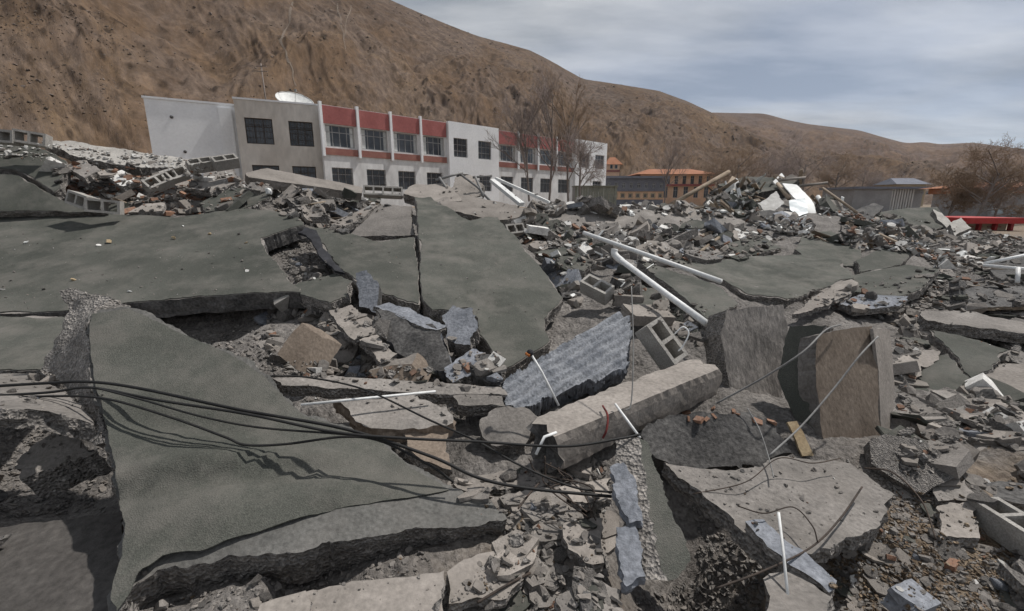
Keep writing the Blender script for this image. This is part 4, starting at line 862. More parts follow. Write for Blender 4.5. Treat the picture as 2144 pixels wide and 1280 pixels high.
plate('edge_strip', 'pale plastered edge', None, [(1828, 688, 3.34), (1864, 690, 3.62), (1872, 800, 3.55), (1870, 915, 3.46), (1847, 928, 3.19), (1840, 780, 3.27)], t=.02, top='tan', side='tan', parent=up_, rough=.005, amp=.004)
plate('wooden_board', 'short orange-brown board at the foot of the upturned slab', 'board', [(1648, 884, 3.16), (1668, 882, 3.16), (1704, 955, 3.02), (1680, 955, 3.02)], t=.02, top='buff', side='buff', rough=.004)
plate('concrete_boulder', 'dark pitted concrete boulder in front of the column stump', 'boulder', [(1340, 915, 3.0), (1375, 880), (1400, 869, 3.08), (1550, 864, 3.12), (1622, 888, 3.12), (1662, 948, 3.0), (1600, 978, 2.92), (1440, 982, 2.88), (1370, 962, 2.9)], t=.34, top='dark_concrete', side='dark_concrete', rough=.03, amp=.03)
bm_ = rough_beam('concrete_beam', 'thick square concrete beam lying aslant in the centre, dark broken near end', 'beam', P(1140, 930, 2.82), P(1475, 790, 3.72), .27, .25, 'tan', 'dark_concrete', rough=.016)
plate('ridged_slab', 'blue-grey ridged slab underside lying aslant behind the square beam', 'slab', [(1048, 808, 3.55), (1170, 728), (1290, 655, 4.35), (1318, 665, 4.3), (1326, 700, 4.1), (1318, 762, 3.8), (1220, 805), (1120, 850, 3.35), (1062, 852, 3.35)],
      t=.16, top='blue_ridged', side='bluegrey', rough=.025, amp=.012, ridge=((1090, 830, 3.45), (1305, 705, 4.1), .085, .05), step=.012)
plate('concrete_lump', 'rounded concrete lump at the dark near end of the square beam', 'rubble', [(1005, 880, 3.2), (1030, 858, 3.25), (1095, 850, 3.3), (1135, 875, 3.2), (1100, 930, 3.05), (1040, 935, 3.0), (1010, 915, 3.1)], t=.25, top='concrete', rough=.03, amp=.05)
plate('concrete_plate', 'large flat concrete plate with blue paint in the near right', 'slab', [(1390, 968, 2.66), (1540, 985), (1650, 958, 2.68), (1780, 972, 2.6), (1872, 1035, 2.42), (1852, 1075, 2.3), (1745, 1140, 2.1), (1705, 1165), (1640, 1205, 1.92), (1560, 1120, 2.1), (1490, 1050, 2.3), (1420, 1000, 2.52)], t=.09, top='concrete', rough=.018, amp=.014, step=.03)
plate('paint_slab', 'blue-painted concrete strip along the front edge of the large flat plate', 'slab', [(1560, 1092, 2.1), (1600, 1088), (1645, 1132, 2.0), (1752, 1216, 1.82), (1735, 1242, 1.77), (1650, 1182, 1.9), (1585, 1122, 2.05)], t=.05, top='bluegrey', side='broken', rough=.012)
plate('concrete_chunk', 'jagged concrete chunk at the bottom edge under the thin white rod', 'rubble', [(1598, 1215, 1.85), (1660, 1192, 1.9), (1742, 1242, 1.74), (1732, 1300, 1.62), (1605, 1300, 1.62)], t=.2, top='concrete', rough=.025, amp=.02)
plate('roof_slab', 'thin green slab standing on edge like a blade in the near centre right', 'slab', [(1338, 916, 2.6), (1358, 930, 2.58), (1384, 1005, 2.40), (1414, 1095, 2.20), (1446, 1175, 2.03), (1422, 1205), (1398, 1216, 1.97), (1376, 1130, 2.15), (1354, 1040, 2.36)],
      ext=(-.13, .05, -.03), top='felt', side='broken', rough=.014, amp=.01, step=.025, rows=4)
# --- mid-left pocket -------------------------------------------------------------------------
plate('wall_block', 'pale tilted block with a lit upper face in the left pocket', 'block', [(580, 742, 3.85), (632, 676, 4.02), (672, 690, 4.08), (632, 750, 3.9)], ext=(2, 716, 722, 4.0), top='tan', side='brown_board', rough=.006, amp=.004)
plate('concrete_plate', 'tan slab fragment leaning above the pale tilted block', 'slab', [(688, 650, 4.45), (735, 638, 4.55), (787, 680, 4.3), (780, 700), (742, 713, 4.1)], t=.07, top='tan')
plate('concrete_plate', 'tan fragment below the leaning one, pointing at the square end block', 'slab', [(752, 712, 4.1), (790, 700, 4.2), (832, 740, 4.0), (800, 766, 3.85)], t=.07, top='tan')
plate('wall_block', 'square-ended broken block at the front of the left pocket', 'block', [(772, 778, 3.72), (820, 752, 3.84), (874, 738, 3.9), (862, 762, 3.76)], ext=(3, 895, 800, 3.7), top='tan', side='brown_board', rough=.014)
plate('upright_block', 'blue-grey upright splinter of wall before the green slab', 'block', [(745, 572, 4.9), (768, 566, 4.92), (792, 592, 4.85), (786, 655, 4.65), (752, 642, 4.7)], t=.14, top='bluegrey', side='dark_concrete', rough=.014)
plate('dark_slab', 'nearly black slab piece with a blue-grey top in the left pocket', 'slab', [(788, 650, 4.5), (860, 668, 4.4), (925, 700, 4.2), (952, 772, 3.92), (900, 778, 3.92), (830, 738, 4.12), (795, 705, 4.3)], t=.3, top='dark_concrete', side='bluegrey', rough=.02, amp=.02)
plate('concrete_plate', 'blue-grey plate lying on the nearly black slab piece', 'slab', [(782, 642, 4.55), (815, 634, 4.65), (860, 645, 4.6), (935, 682, 4.3), (915, 692, 4.2), (850, 668, 4.38)], t=.05, top='bluegrey', rough=.02)
plate('wall_block', 'blue-grey block leaning against the foot of the tall pointed slab', 'block', [(925, 662, 4.4), (948, 640, 4.5), (990, 645, 4.45), (1000, 682), (985, 722, 4.15), (935, 712, 4.2)], t=.2, top='bluegrey', side='broken', rough=.02)
plate('wall_block', 'sloping blue-grey piece below the leaning block', 'block', [(930, 772, 3.9), (990, 730, 4.05), (1030, 745, 3.98), (1002, 782, 3.75), (948, 802, 3.68)], t=.15, top='bluegrey', side='broken', rough=.025)
plate('concrete_lump', 'dark rounded lump at the right end of the left pocket', 'rubble', [(983, 768, 3.72), (1010, 742, 3.8), (1040, 755, 3.75), (1050, 812, 3.52), (1000, 794, 3.58)], t=.2, top='dark_concrete', side='dark_concrete', rough=.02, amp=.03)
plate('concrete_beam', 'long flat beam across the pocket above the folded near slab', 'beam', [(570, 792, 3.32), (700, 786), (900, 800), (1055, 812, 3.5), (1062, 828, 3.42), (900, 824), (700, 814), (590, 806, 3.25)], t=.09, top='concrete', side='broken', rough=.012)
plate('concrete_beam', 'short ledge of concrete stepping up at the right of the flat beam', 'beam', [(950, 818, 3.42), (1050, 830, 3.4), (1058, 850, 3.32), (960, 848, 3.28)], t=.1, top='concrete', rough=.012)
plate('concrete_plate', 'brown broken slab end under the white rod on the folded slab', 'slab', [(700, 838, 3.1), (860, 824, 3.25), (935, 850, 3.1), (948, 886, 2.98), (840, 900, 2.84), (745, 882, 2.92)], t=.1, top='concrete', side='brown_board', rough=.02)
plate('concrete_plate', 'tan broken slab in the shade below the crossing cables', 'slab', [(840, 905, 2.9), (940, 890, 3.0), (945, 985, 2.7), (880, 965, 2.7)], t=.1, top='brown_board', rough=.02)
# --- near bottom ------------------------------------------------------------------------------------
plate('concrete_slab', 'dim grey slab in the lower left corner below the black hollow', 'slab', [(-80, 1110, 2.35), (120, 1090), (262, 1075, 2.36), (262, 1200, 2.05), (245, 1310, 1.82), (-80, 1310, 1.82)], t=.1, top='shaded_concrete', rough=.015)
plate('concrete_boulder', 'angular pale rock in the black hollow at the left', 'boulder', [(30, 965, 2.75), (60, 935), (150, 900, 2.9), (205, 945, 2.8), (190, 955), (45, 1008, 2.6)], t=.2, top='concrete', rough=.02, amp=.03)
plate('concrete_plate', 'flat tan plate under the front edge of the folded slab, at the bottom', 'slab', [(520, 1300, 1.76), (640, 1240, 1.88), (780, 1215), (930, 1196, 2.0), (932, 1300, 1.78)], t=.06, top='tan', rough=.01)
plate('concrete_plate', 'brown flat plate half in shadow right of the flat tan one', 'slab', [(936, 1196, 2.04), (1000, 1160), (1110, 1130, 2.3), (1118, 1165), (1062, 1252, 1.96), (940, 1264, 1.9)], t=.05, top='tan', rough=.01)
plate('concrete_plate', 'small pale plate at the bottom edge left of the flat tan one', 'slab', [(545, 1262, 1.78), (600, 1245, 1.83), (640, 1235, 1.86), (640, 1300, 1.73), (530, 1300, 1.72)], t=.06, top='tan', rough=.02)
plate('concrete_plate', 'narrow pinkish plate in the debris right of the shadowed plate', 'slab', [(1180, 1095, 2.4), (1262, 1085, 2.45), (1265, 1180, 2.16), (1225, 1180), (1190, 1150, 2.25)], t=.05, top='tan', rough=.015)
plate('concrete_plate', 'smooth plate at the bottom edge beside the standing blade slab', 'slab', [(1165, 1250, 1.9), (1225, 1215, 2.0), (1300, 1235, 1.96), (1290, 1300, 1.8), (1180, 1300, 1.78)], t=.05, top='concrete', rough=.015)
plate('concrete_plate', 'long pale plate in the debris before the square beam', 'slab', [(950, 1015, 2.72), (1060, 985, 2.85), (1180, 990, 2.9), (1130, 1020, 2.75), (1010, 1035, 2.62)], t=.05, top='tan', rough=.02)
plate('concrete_plate', 'pale plate in the shade just left of the standing blade slab', 'slab', [(1170, 1020, 2.75), (1280, 1000, 2.85), (1280, 1045, 2.66), (1200, 1050, 2.6)], t=.05, top='tan', rough=.02)
# --- far heap on the right ----------------------------------------------------------------------------
plate('roof_slab', 'dark broken roof slab on top of the far right heap', 'slab', [(1503, 386, 14.5), (1560, 370, 15), (1620, 372), (1682, 371, 15), (1650, 392, 14), (1575, 410, 13.4), (1525, 400, 13.8)], t=.3, top='felt', side='dark_concrete', rough=.05)
plate('concrete_plate', 'grey plate propped under the dark roof slab of the far heap', 'slab', [(1478, 432, 13.5), (1500, 400, 14), (1560, 420), (1612, 440, 12.8), (1545, 456, 12.6)], t=.1, top='concrete', rough=.03)
plate('metal_sheet', 'curved white sheet hanging down the right side of the far heap', 'sheet', [(1638, 384, 13.6), (1668, 387, 13.4), (1700, 420, 12.7), (1708, 446, 12.3), (1694, 458, 12.2), (1684, 436, 12.4), (1660, 412, 12.9)], t=.03, top='white', side='white', bend=True, rough=.01)
plate('glass_sheet', 'pale blue glass sheet leaning on the curved white sheet', 'glass', [(1652, 420, 12.5), (1685, 415, 12.6), (1692, 446, 12.0), (1673, 453, 11.9), (1654, 440, 12.1)], t=.012, top='glassy', side='glassy', rough=.004)
plate('concrete_slab', 'low grey wall end left of the far heap', 'wall', [(1380, 448, 12), (1470, 446, 12), (1465, 480, 11.4), (1385, 482, 11.3)], t=.3, top='concrete', rough=.05)
plate('concrete_plate', 'dark tilted plate at the right foot of the far heap', 'slab', [(1790, 440, 12.8), (1830, 425, 13.2), (1850, 432), (1815, 462, 12.2), (1795, 462, 12.3)], t=.1, top='dark_concrete', rough=.03)
# more roof pieces on the back slopes
plate('roof_slab', 'dark overhanging felt slab behind the upper white pipe', 'slab', [(1120, 530, 7.4), (1180, 518, 7.6), (1250, 555, 6.9), (1225, 570, 6.6), (1150, 556, 6.9)], t=.1, felt='felt', rough=.03)
plate('roof_slab', 'green felt patch among stones before the far heap', 'slab', [(1510, 510, 9.2), (1590, 495, 9.8), (1635, 520, 9.0), (1560, 540, 8.4)], t=.08, felt='felt', rough=.03)
plate('roof_slab', 'green corner of slab near the hollow block and white pipe', 'slab', [(1325, 590, 6.3), (1400, 620, 5.7), (1395, 650, 5.3), (1320, 640, 5.5)], t=.08, felt='felt', rough=.03)
# cracked plaster layers at the back left
plate('concrete_plate', 'grey slab fragment lying below the fallen plaster wall', 'slab', [(142, 345, 7.4), (178, 335, 7.6), (212, 356, 7.3), (178, 373, 7.05)], t=.1, top='concrete', rough=.02)
plate('concrete_plate', 'whitish slab fragment in the upper left rubble', 'slab', [(222, 362, 7.3), (255, 356, 7.45), (290, 382, 7.15), (258, 390, 7.05)], t=.08, top='white_plaster', rough=.02)
plate('concrete_plate', 'flat pale wedge at the front of the upper left rubble', 'slab', [(268, 446, 6.85), (300, 428, 7.1), (345, 424, 7.2), (340, 442, 6.9)], t=.06, top='tan', rough=.01)
plate('concrete_plate', 'stacked dark plate at the right of the upper left rubble', 'slab', [(595, 412, 7.9), (690, 410, 8.3), (700, 428, 7.9), (620, 432, 7.5)], t=.12, top='concrete', rough=.03)
plate('concrete_plate', 'low dark-edged plate before the stacked plate at the left rubble', 'slab', [(590, 436, 7.4), (680, 440, 7.4), (690, 452, 7.1), (610, 455, 7.0)], t=.1, top='concrete', rough=.02)
plate('roof_slab', 'grey tilted slab under the hollow block pair on the ridge', 'slab', [(395, 395, 7.9), (430, 360, 8.5), (490, 352, 8.7), (500, 380, 8.2), (440, 402, 7.7)], t=.1, top='concrete', rough=.03)

plate('mortar_strip', 'upper blue-grey mortar strip on the broken side of the blade slab', 'mortar', [(1277, 980, 2.44), (1305, 971, 2.44), (1326, 1000, 2.38), (1336, 1060, 2.24), (1346, 1092, 2.17), (1318, 1096, 2.17), (1298, 1060, 2.25), (1284, 1020, 2.35)], t=.06, top='bluegrey', side='bluegrey', rough=.02, amp=.02, step=.025)
plate('mortar_strip', 'lower blue-grey mortar strip on the broken side of the blade slab', 'mortar', [(1290, 1108, 2.15), (1330, 1104, 2.15), (1347, 1150, 2.05), (1352, 1206, 1.95), (1312, 1226, 1.92), (1296, 1170, 2.02)], t=.06, top='bluegrey', side='bluegrey', rough=.02, amp=.02, step=.025)

plate('concrete_slab', 'low slab ledge roofing the black hollow at the left edge', 'slab', [(-160, 792, 3.5), (85, 780, 3.5), (150, 838, 2.66), (196, 884, 2.48), (130, 862, 2.42), (60, 850, 2.35), (-160, 868, 2.2)], t=.1, bend=True, top='concrete', rough=.025, amp=.02)
plate('concrete_plate', 'blue-grey slab in the rubble strip above the upturned slab', 'slab', [(1758, 636, 6.0), (1800, 617, 6.25), (1902, 621, 6.25), (1884, 641, 5.9), (1790, 650, 5.75)], t=.08, top='bluegrey', rough=.02)
plate('concrete_plate', 'pinkish torn plaster slab right of the column stump', 'slab', [(1660, 656, 5.4), (1735, 604, 6.4), (1792, 594, 6.6), (1772, 620), (1722, 642, 5.7)], t=.06, top='tan', rough=.025, amp=.02)
plate('plywood_sheet', 'dark broken plywood sheet at the right edge below the white rail', 'plywood', [(2018, 606, 6.9), (2090, 596), (2220, 604, 6.7), (2220, 648, 6.0), (2110, 640), (2030, 645, 6.1)], t=.05, top='dark_concrete', side='timber', rough=.02, amp=.02)
rough_beam('dark_post', 'short dark post standing behind the long pale slab', 'post', P(2006, 652, 5.9), P(2004, 592, 6.1), .12, .12, 'dark_concrete', upv=(0, 1, 0), rough=.01)
plate('concrete_plate', 'pale flat plate left of the sideways hollow block', 'slab', [(1875, 860, 3.85), (1960, 850, 3.95), (1975, 872, 3.75), (1885, 880, 3.7)], t=.06, top='tan', rough=.02)
plate('concrete_slab', 'dark slab edge over the gap above the right edge green slab', 'slab', [(2050, 862, 3.75), (2120, 850, 3.85), (2220, 855, 3.8), (2220, 900, 3.4), (2080, 890, 3.5)], t=.12, top='dark_concrete', side='dark_concrete', rough=.02)

plate('white_hardboard', 'white broken panel leaning in the middle of the far heap', 'board', [(1588, 426, 12.4), (1625, 400, 12.8), (1642, 424, 12.3), (1606, 452, 11.8)], t=.04, top='white_plaster', side='white_plaster', rough=.02)
plate('white_hardboard', 'white broken panel lying at the right foot of the far heap', 'board', [(1700, 472, 11.5), (1738, 455, 11.9), (1764, 474, 11.5), (1722, 492, 11.1)], t=.04, top='white_plaster', side='white_plaster', rough=.02)
plate('white_hardboard', 'small white triangular panel at the left foot of the far heap', 'board', [(1556, 458, 11.8), (1598, 440, 12.1), (1614, 464, 11.6)], t=.04, top='white_plaster', side='white_plaster', rough=.02)
# ------------------------------------------------------------------ hollow blocks
def hollow_mesh(nh=2, L=.39, W=.19, H=.19, t=.032):
    mb = MB(); hw = (L - t * (nh + 1)) / nh
    mb.box((0, W / 2 - t / 2, 0), (L, t, H)); mb.box((0, -W / 2 + t / 2, 0), (L, t, H))
    for k in range(nh + 1): mb.box((-L / 2 + t / 2 + k * (hw + t), 0, 0), (t, W - 2 * t, H))
    me = bpy.data.meshes.new('hollow_block'); me.from_pydata([tuple(v) for v in mb.v], [], mb.f); me.materials.append(M['block']); return me
HB = hollow_mesh()
def hollow(label, c, l2, hole, scale=1.0):
    c = P(*c); x = (Vector(l2[1]) if l2[0] == 'dir' else P(*l2) - c).normalized(); z = Vector(hole); z = (z - x * z.dot(x)).normalized(); y = z.cross(x)
    o = bpy.data.objects.new('hollow_block', HB); C.objects.link(o); o.matrix_world = Matrix.Translation(c - z * .095) @ Matrix((x, y, z)).transposed().to_4x4() @ Matrix.Scale(scale, 4)
    tag(o, label, 'block', 'hollow concrete blocks'); vs = [o.matrix_world @ v.co for v in HB.vertices]; solid(vs, [tuple(p.vertices) for p in HB.polygons]); return o
hollow('hollow block lying by the square beam with a loop of white wire in it', (1398, 712, 3.85), (1424, 748, 3.82), (.55, -1, .42))
hollow('hollow block with two holes facing up, left of the white elbow pipe', (1250, 594, 5.6), (1274, 606, 5.5), (-.05, -.6, .85))
hollow('hollow block in the near right corner with two dark holes', (2120, 1070, 2.38), ('dir', (.05, 1, -.05)), (-.1, -.3, 1), .78)
hollow('hollow block at the upper left edge, nearer the picture border', (-5, 284, 6.8), (20, 286, 6.82), (.25, -1, .15))
hollow('hollow block at the upper left edge, next to the white plaster wall', (60, 288, 6.9), (85, 292, 6.95), (.25, -1, .15))
hollow('hollow block on the ridge under the pale gable, the left of the pair', (418, 336, 7.9), (440, 333, 8.0), (.1, -.6, .75))
hollow('hollow block on the ridge under the pale gable, the right of the pair', (470, 330, 8.0), (490, 327, 8.1), (.1, -.6, .75))
hollow('hollow block below the fallen plaster wall, tilted to the left', (330, 376, 7.3), (350, 368, 7.4), (.2, -.9, .35))
hollow('hollow block below the fallen plaster wall, just right of the tilted one', (366, 362, 7.5), (386, 356, 7.6), (.2, -.95, .2))
hollow('hollow block standing on the wide left slab, leftmost at its back edge', (158, 418, 6.4), (180, 426, 6.35), (.35, -1, .05))
hollow('hollow block on the wide left slab, right next to the leftmost one', (214, 432, 6.4), (236, 434, 6.45), (.5, -1, .05))
hollow('hollow block left of the tan concrete tip, below the ground floor windows', (782, 398, 9.0), (802, 399, 9.05), (.2, -.9, .35))
hollow('hollow block beside the tan concrete tip, right one of that pair', (822, 400, 9.0), (842, 401, 9.05), (.2, -.9, .35))
hollow('hollow block half hidden behind the right shoulder of the tall pointed slab', (1080, 478, 8.4), (1098, 476, 8.5), (.2, -.9, .4))
hollow('hollow block on its side among pale plates at the right', (2010, 888, 3.7), (2045, 886, 3.72), (-.2, -1, .15))
# plain tan blocks
def block(name, label, c, size, rot, m='tan', cat='block', group=None):
    a = Vector((-size[0] / 2, 0, 0)); b = -a; R = Euler(rot).to_matrix(); c = P(*c)
    return rough_beam(name, label, cat, c + R @ a, c + R @ b, size[1], size[2], m, upv=R @ Vector((0, 0, 1)), rough=.006, group=group)
block('wall_block', 'oblong tan block lying left of the sideways hollow block', (1920, 892, 3.6), (.36, .2, .13), (0, 0, .1), 'tan')
block('wall_block', 'grey block chunk at the bottom right corner', (1905, 1262, 2.0), (.14, .12, .1), (.2, .1, .4), 'bluegrey')
block('wall_block', 'tan oblong block under the two-holed block near the white pipe', (1315, 630, 5.6), (.36, .12, .14), (0, .05, -.1), 'tan')
block('wall_block', 'pale block behind the square beam by the ridged slab end', (1355, 660, 5.0), (.5, .3, .12), (.25, .1, .3), 'tan')
block('wall_block', 'white-faced block behind the tall pointed slab, left of white rubble', (1125, 482, 8.6), (.4, .2, .14), (.1, .15, .2), 'white_plaster')

# ------------------------------------------------------------------ pipes, rods, poles
def pipe(name, label, cat, pts, r, m='pvc', n=10, group=None, parts=None):
    P3 = [P(*p) for p in pts]; o = empty(name, P3[0], label, cat, group) if parts else None
    mb = MB(); mb.tube(P3, r, n); q = mb.build('tube' if parts else name, [m], o, origin=P3[0])
    if not parts: tag(q, label, cat, group)
    return o or q, P3
o, q = pipe('white_pipe', 'long straight white pipe lying on the rubble right of the tall pointed slab', 'pipe', [(1222, 488, 7.6), (1365, 538, 6.8), (1510, 590, 6.0)], .035)
el = empty('elbow_pipe', P(1480, 678, 4.35), 'white pipe with an elbow at its upper end, resting on the column stump side', 'pipe')
b0 = Vector(el.location)
mb = MB(); mb.tube([P(1300, 545, 5.55) - b0, P(1395, 616, 4.95) - b0, Vector((0, 0, 0))], .034, 12); mb.build('tube', ['pvc'], el)
mb = MB(); mb.tube([x - b0 for x in catmull([P(1303, 548, 5.54), P(1291, 538, 5.6), P(1286, 530, 5.62), P(1287, 522, 5.62)], 4)], .042, 12); mb.build('elbow', ['pvc'], el)
kn = empty('knobbed_rod', P(1170, 850, 3.1), 'thin white rod with an orange-black knob before the ridged slab', 'rod'); b0 = Vector(kn.location)
mb = MB(); mb.tube([Vector((0, 0, 0)), P(1135, 780, 3.12) - b0, P(1112, 742, 3.15) - b0], .008, 6); mb.build('rod', ['pvc'], kn)
mb = MB(); ctr = P(1110, 739, 3.15) - b0
for i in range(5):
    a0, a1 = math.pi * i / 5 - math.pi / 2, math.pi * (i + 1) / 5 - math.pi / 2; vs_ = [ctr + Vector((math.cos(a) * math.cos(t), math.cos(a) * math.sin(t), math.sin(a))) * .026 for a in (a0, a1) for t in [k * math.pi / 4 for k in range(8)]]
    mb.face_list(vs_, [(k, (k + 1) % 8, 8 + (k + 1) % 8, 8 + k) for k in range(8)], 0, True)
mb.build('knob', ['black_rubber'], kn)
mb = MB(); mb.tube([ctr + Vector((-.028, 0, -.004)), ctr + Vector((-.004, -.024, -.012))], .012, 6); mb.build('knob_cap', ['rust_orange'], kn)
pipe('white_rod', 'short white rod sticking out between the square beam and the blade slab', 'rod', [(1288, 846, 2.95), (1340, 917, 2.72)], .0085, n=6)
pipe('white_rod', 'thin white rod standing in the near right over the dark gap', 'rod', [(1630, 1073, 1.95), (1641, 1165, 1.85), (1650, 1252, 1.75)], .006, n=6)
pipe('white_rod', 'white rod lying on the broken slab end left of centre', 'rod', [(630, 848, 2.86), (760, 835, 2.98), (912, 820, 3.12)], .009, n=6)
pipe('white_rod', 'bent white bracket at the dark end of the square beam', 'rod', [(1122, 952, 2.6), (1140, 915, 2.62), (1165, 906, 2.66)], .009, n=6)
pipe('timber_pole', 'long grey pole leaning on the left side of the far heap', 'pole', [(1390, 437, 12.8), (1526, 360, 14.0)], .062, 'timber', 6)
pipe('timber_pole', 'pale pole sticking out above the dark roof slab of the far heap', 'pole', [(1630, 378, 14), (1686, 372, 14)], .045, 'tan', 6)
pipe('timber_pole', 'pale thin pole level to the right of the far heap', 'pole', [(1674, 390, 13.6), (1732, 383, 13.6)], .045, 'tan', 6)
pipe('timber_pole', 'light wooden lath sloping down right of the curved white sheet', 'pole', [(1722, 394, 13.2), (1795, 446, 12.4)], .035, 'wood_light', 6)
pipe('timber_pole', 'short white bar between the white sheet and the wooden lath', 'pole', [(1712, 412, 12.9), (1731, 441, 12.4)], .06, 'white', 6)
pipe('timber_pole', 'tan post propping the dark roof slab of the far heap', 'pole', [(1628, 385, 14.0), (1652, 416, 13.0)], .06, 'wood_light', 6)
pipe('timber_lath', 'reddish lath lying before the far heap', 'lath', [(1590, 462, 11.4), (1640, 487, 10.6)], .045, 'timber', 6)
pipe('timber_lath', 'thin pole lying across stones left of the far heap', 'lath', [(1430, 555, 8.0), (1505, 498, 9.5)], .035, 'timber', 6)
pipe('timber_lath', 'orange-brown lath among the white debris at the right', 'lath', [(1840, 490, 10.2), (1920, 528, 9.4)], .03, 'wood_light', 6)
pipe('timber_lath', 'light crossing lath among the white debris at the right', 'lath', [(1790, 520, 9.2), (1850, 500, 9.8)], .025, 'wood_light', 6)
rf_ = empty('white_rail', P(2060, 556, 7.5), 'white tubular rail jutting in from the right edge', 'rail'); b0 = Vector(rf_.location)
for a, b in (((2058, 556, 7.6), (2220, 570, 7.0)), ((2132, 562, 7.3), (2130, 592, 7.2)), ((2062, 552, 7.7), (2220, 520, 7.6))):
    mb = MB(); mb.tube([P(*a) - b0, P(*b) - b0], .03, 6); mb.build('tube', ['pvc'], rf_)
# white window frame beams near the bent frame
for a, b, w_, l_ in (((1030, 378, 10.6), (1092, 428, 9.6), .13, 'white bar sloping down before the white building, lower of two'), ((1038, 374, 11.0), (1150, 424, 10.6), .11, 'long white bar sloping down before the white building, upper of two'),):
    rough_beam('window_frame_bar', l_, 'bar', P(*a), P(*b), w_, w_ * .6, 'white', rough=.004)
bf_ = empty('bent_frame', P(950, 400, 10), 'bent dark metal frame poking up before the stair bay', 'frame'); b0 = Vector(bf_.location)
for pts in ([(912, 378, 10), (945, 368, 10), (968, 362, 10.2)], [(920, 372, 10), (945, 410, 9.7)], [(960, 362, 10.2), (1000, 392, 10), (1030, 425, 9.7)], [(990, 372, 10.4), (1030, 368, 10.5)], [(940, 425, 9.4), (1010, 415, 9.6)], [(995, 370, 10.2), (1012, 412, 9.8)]):
    mb = MB(); mb.tube([P(*p) - b0 for p in pts], .028, 5); mb.build('bar', ['grey_steel'], bf_)

# ------------------------------------------------------------------ cables and wires
def cable(label, pts, r, m='cable', name='cable', cat='cable', group='cables across the folded slab', n=6):
    p3 = catmull([P(*p) for p in pts], 10); mb = MB(); mb.tube(p3, r, n); return tag(mb.build(name, [m], None, origin=p3[0]), label, cat, group)
cable('topmost black cable over the folded slab, running to the far centre debris', [(-60, 812, 2.55), (90, 803, 2.6), (190, 800, 2.62), (300, 815, 2.55), (500, 858, 2.45), (720, 898, 2.42), (900, 955, 2.4), (1000, 1000, 2.4), (1100, 1022, 2.4), (1280, 1040, 2.45)], .0085)
cable('second black cable over the folded slab, dipping below the topmost', [(-60, 832, 2.5), (100, 822, 2.55), (190, 812, 2.57), (330, 838, 2.47), (520, 868, 2.4), (700, 905, 2.38), (850, 918, 2.42), (1000, 925, 2.5), (1180, 935, 2.55), (1300, 918, 2.62), (1340, 910, 2.68)], .0075)
cable('slack black cable with a sharp kink at the middle of the folded slab', [(-60, 838, 2.48), (100, 830, 2.52), (220, 835, 2.5), (360, 875, 2.4), (470, 915, 2.36), (515, 932, 2.34), (600, 930, 2.37), (720, 915, 2.4), (800, 925, 2.42), (900, 975, 2.4), (950, 1010, 2.42)], .0065)
cable('thin cable between the kinked one and the topmost on the slab', [(200, 812, 2.56), (300, 838, 2.46), (420, 872, 2.4), (540, 895, 2.38), (700, 908, 2.38), (760, 912, 2.4)], .0055)
cable('black cable from the left pocket crossing down over the dark beam end', [(560, 788, 3.05), (640, 790, 3.05), (760, 815, 2.95), (900, 880, 2.7), (1000, 925, 2.55), (1090, 975, 2.5), (1200, 1020, 2.5), (1290, 1032, 2.5)], .006)
cable('grey wire drawn tight from the column stump to the top of the upturned slab', [(1500, 845, 3.2), (1600, 790, 3.1), (1680, 738, 3.05), (1728, 692, 3.2), (1760, 680, 3.3)], .0065, 'grey_steel', 'wire', 'wire', 'wires by the upturned slab')
cable('grey wire slanting across the brown face of the upturned slab', [(1610, 955, 2.75), (1680, 890, 2.9), (1745, 815, 3.0), (1800, 745, 3.05), (1838, 705, 3.15)], .0065, 'grey_steel', 'wire', 'wire', 'wires by the upturned slab')
cable('dark rod lying across the flat plate with blue paint', [(1500, 1232, 1.75), (1600, 1195, 1.82), (1700, 1145, 1.98), (1760, 1085, 2.15), (1805, 1020, 2.35)], .0045, 'steel', 'rebar', 'rebar', 'rods on the flat plate')
cable('looped dark wire on the flat plate, curling to the thin white rod', [(1545, 1060, 2.2), (1600, 1075, 2.1), (1660, 1062, 2.15), (1700, 1100, 2.05), (1712, 1135, 2.0)], .003, 'steel', 'wire', 'wire', 'rods on the flat plate')
cable('dark wire arching over the pale debris to the right of the flat plate', [(1810, 980, 2.6), (1870, 990, 2.5), (1930, 1050, 2.35), (1960, 1130, 2.2)], .004, 'steel', 'wire', 'wire', 'rods on the flat plate')
cable('thin curved wire at the back of the flat plate', [(1450, 1035, 2.4), (1560, 1010, 2.4), (1630, 960, 2.5), (1700, 970, 2.5), (1760, 960, 2.55)], .003, 'steel', 'wire', 'wire', 'rods on the flat plate')
cable('thin wire hanging straight down before the square beam', [(1322, 600, 3.2), (1326, 720, 2.95), (1322, 840, 2.8), (1310, 860, 2.78)], .004, 'grey_steel', 'wire', 'wire', 'wires by the square beam')
cable('loop of white wire inside the hollow block by the square beam', [(1412, 700, 3.8), (1430, 685, 3.78), (1442, 698, 3.76), (1430, 725, 3.75), (1420, 735, 3.76)], .006, 'pvc', 'wire', 'wire', 'wires by the square beam')
cable('red cord hanging over the side of the square beam', [(1262, 850, 2.95), (1272, 870, 2.85), (1270, 900, 2.8), (1262, 918, 2.8)], .007, 'red_cloth', 'cord', 'cord', 'wires by the square beam')
cable('thin wire from the boulder down to the flat plate', [(1565, 855, 2.9), (1590, 900, 2.75), (1610, 960, 2.6), (1620, 1000, 2.45)], .004, 'grey_steel', 'wire', 'wire', 'wires by the square beam')
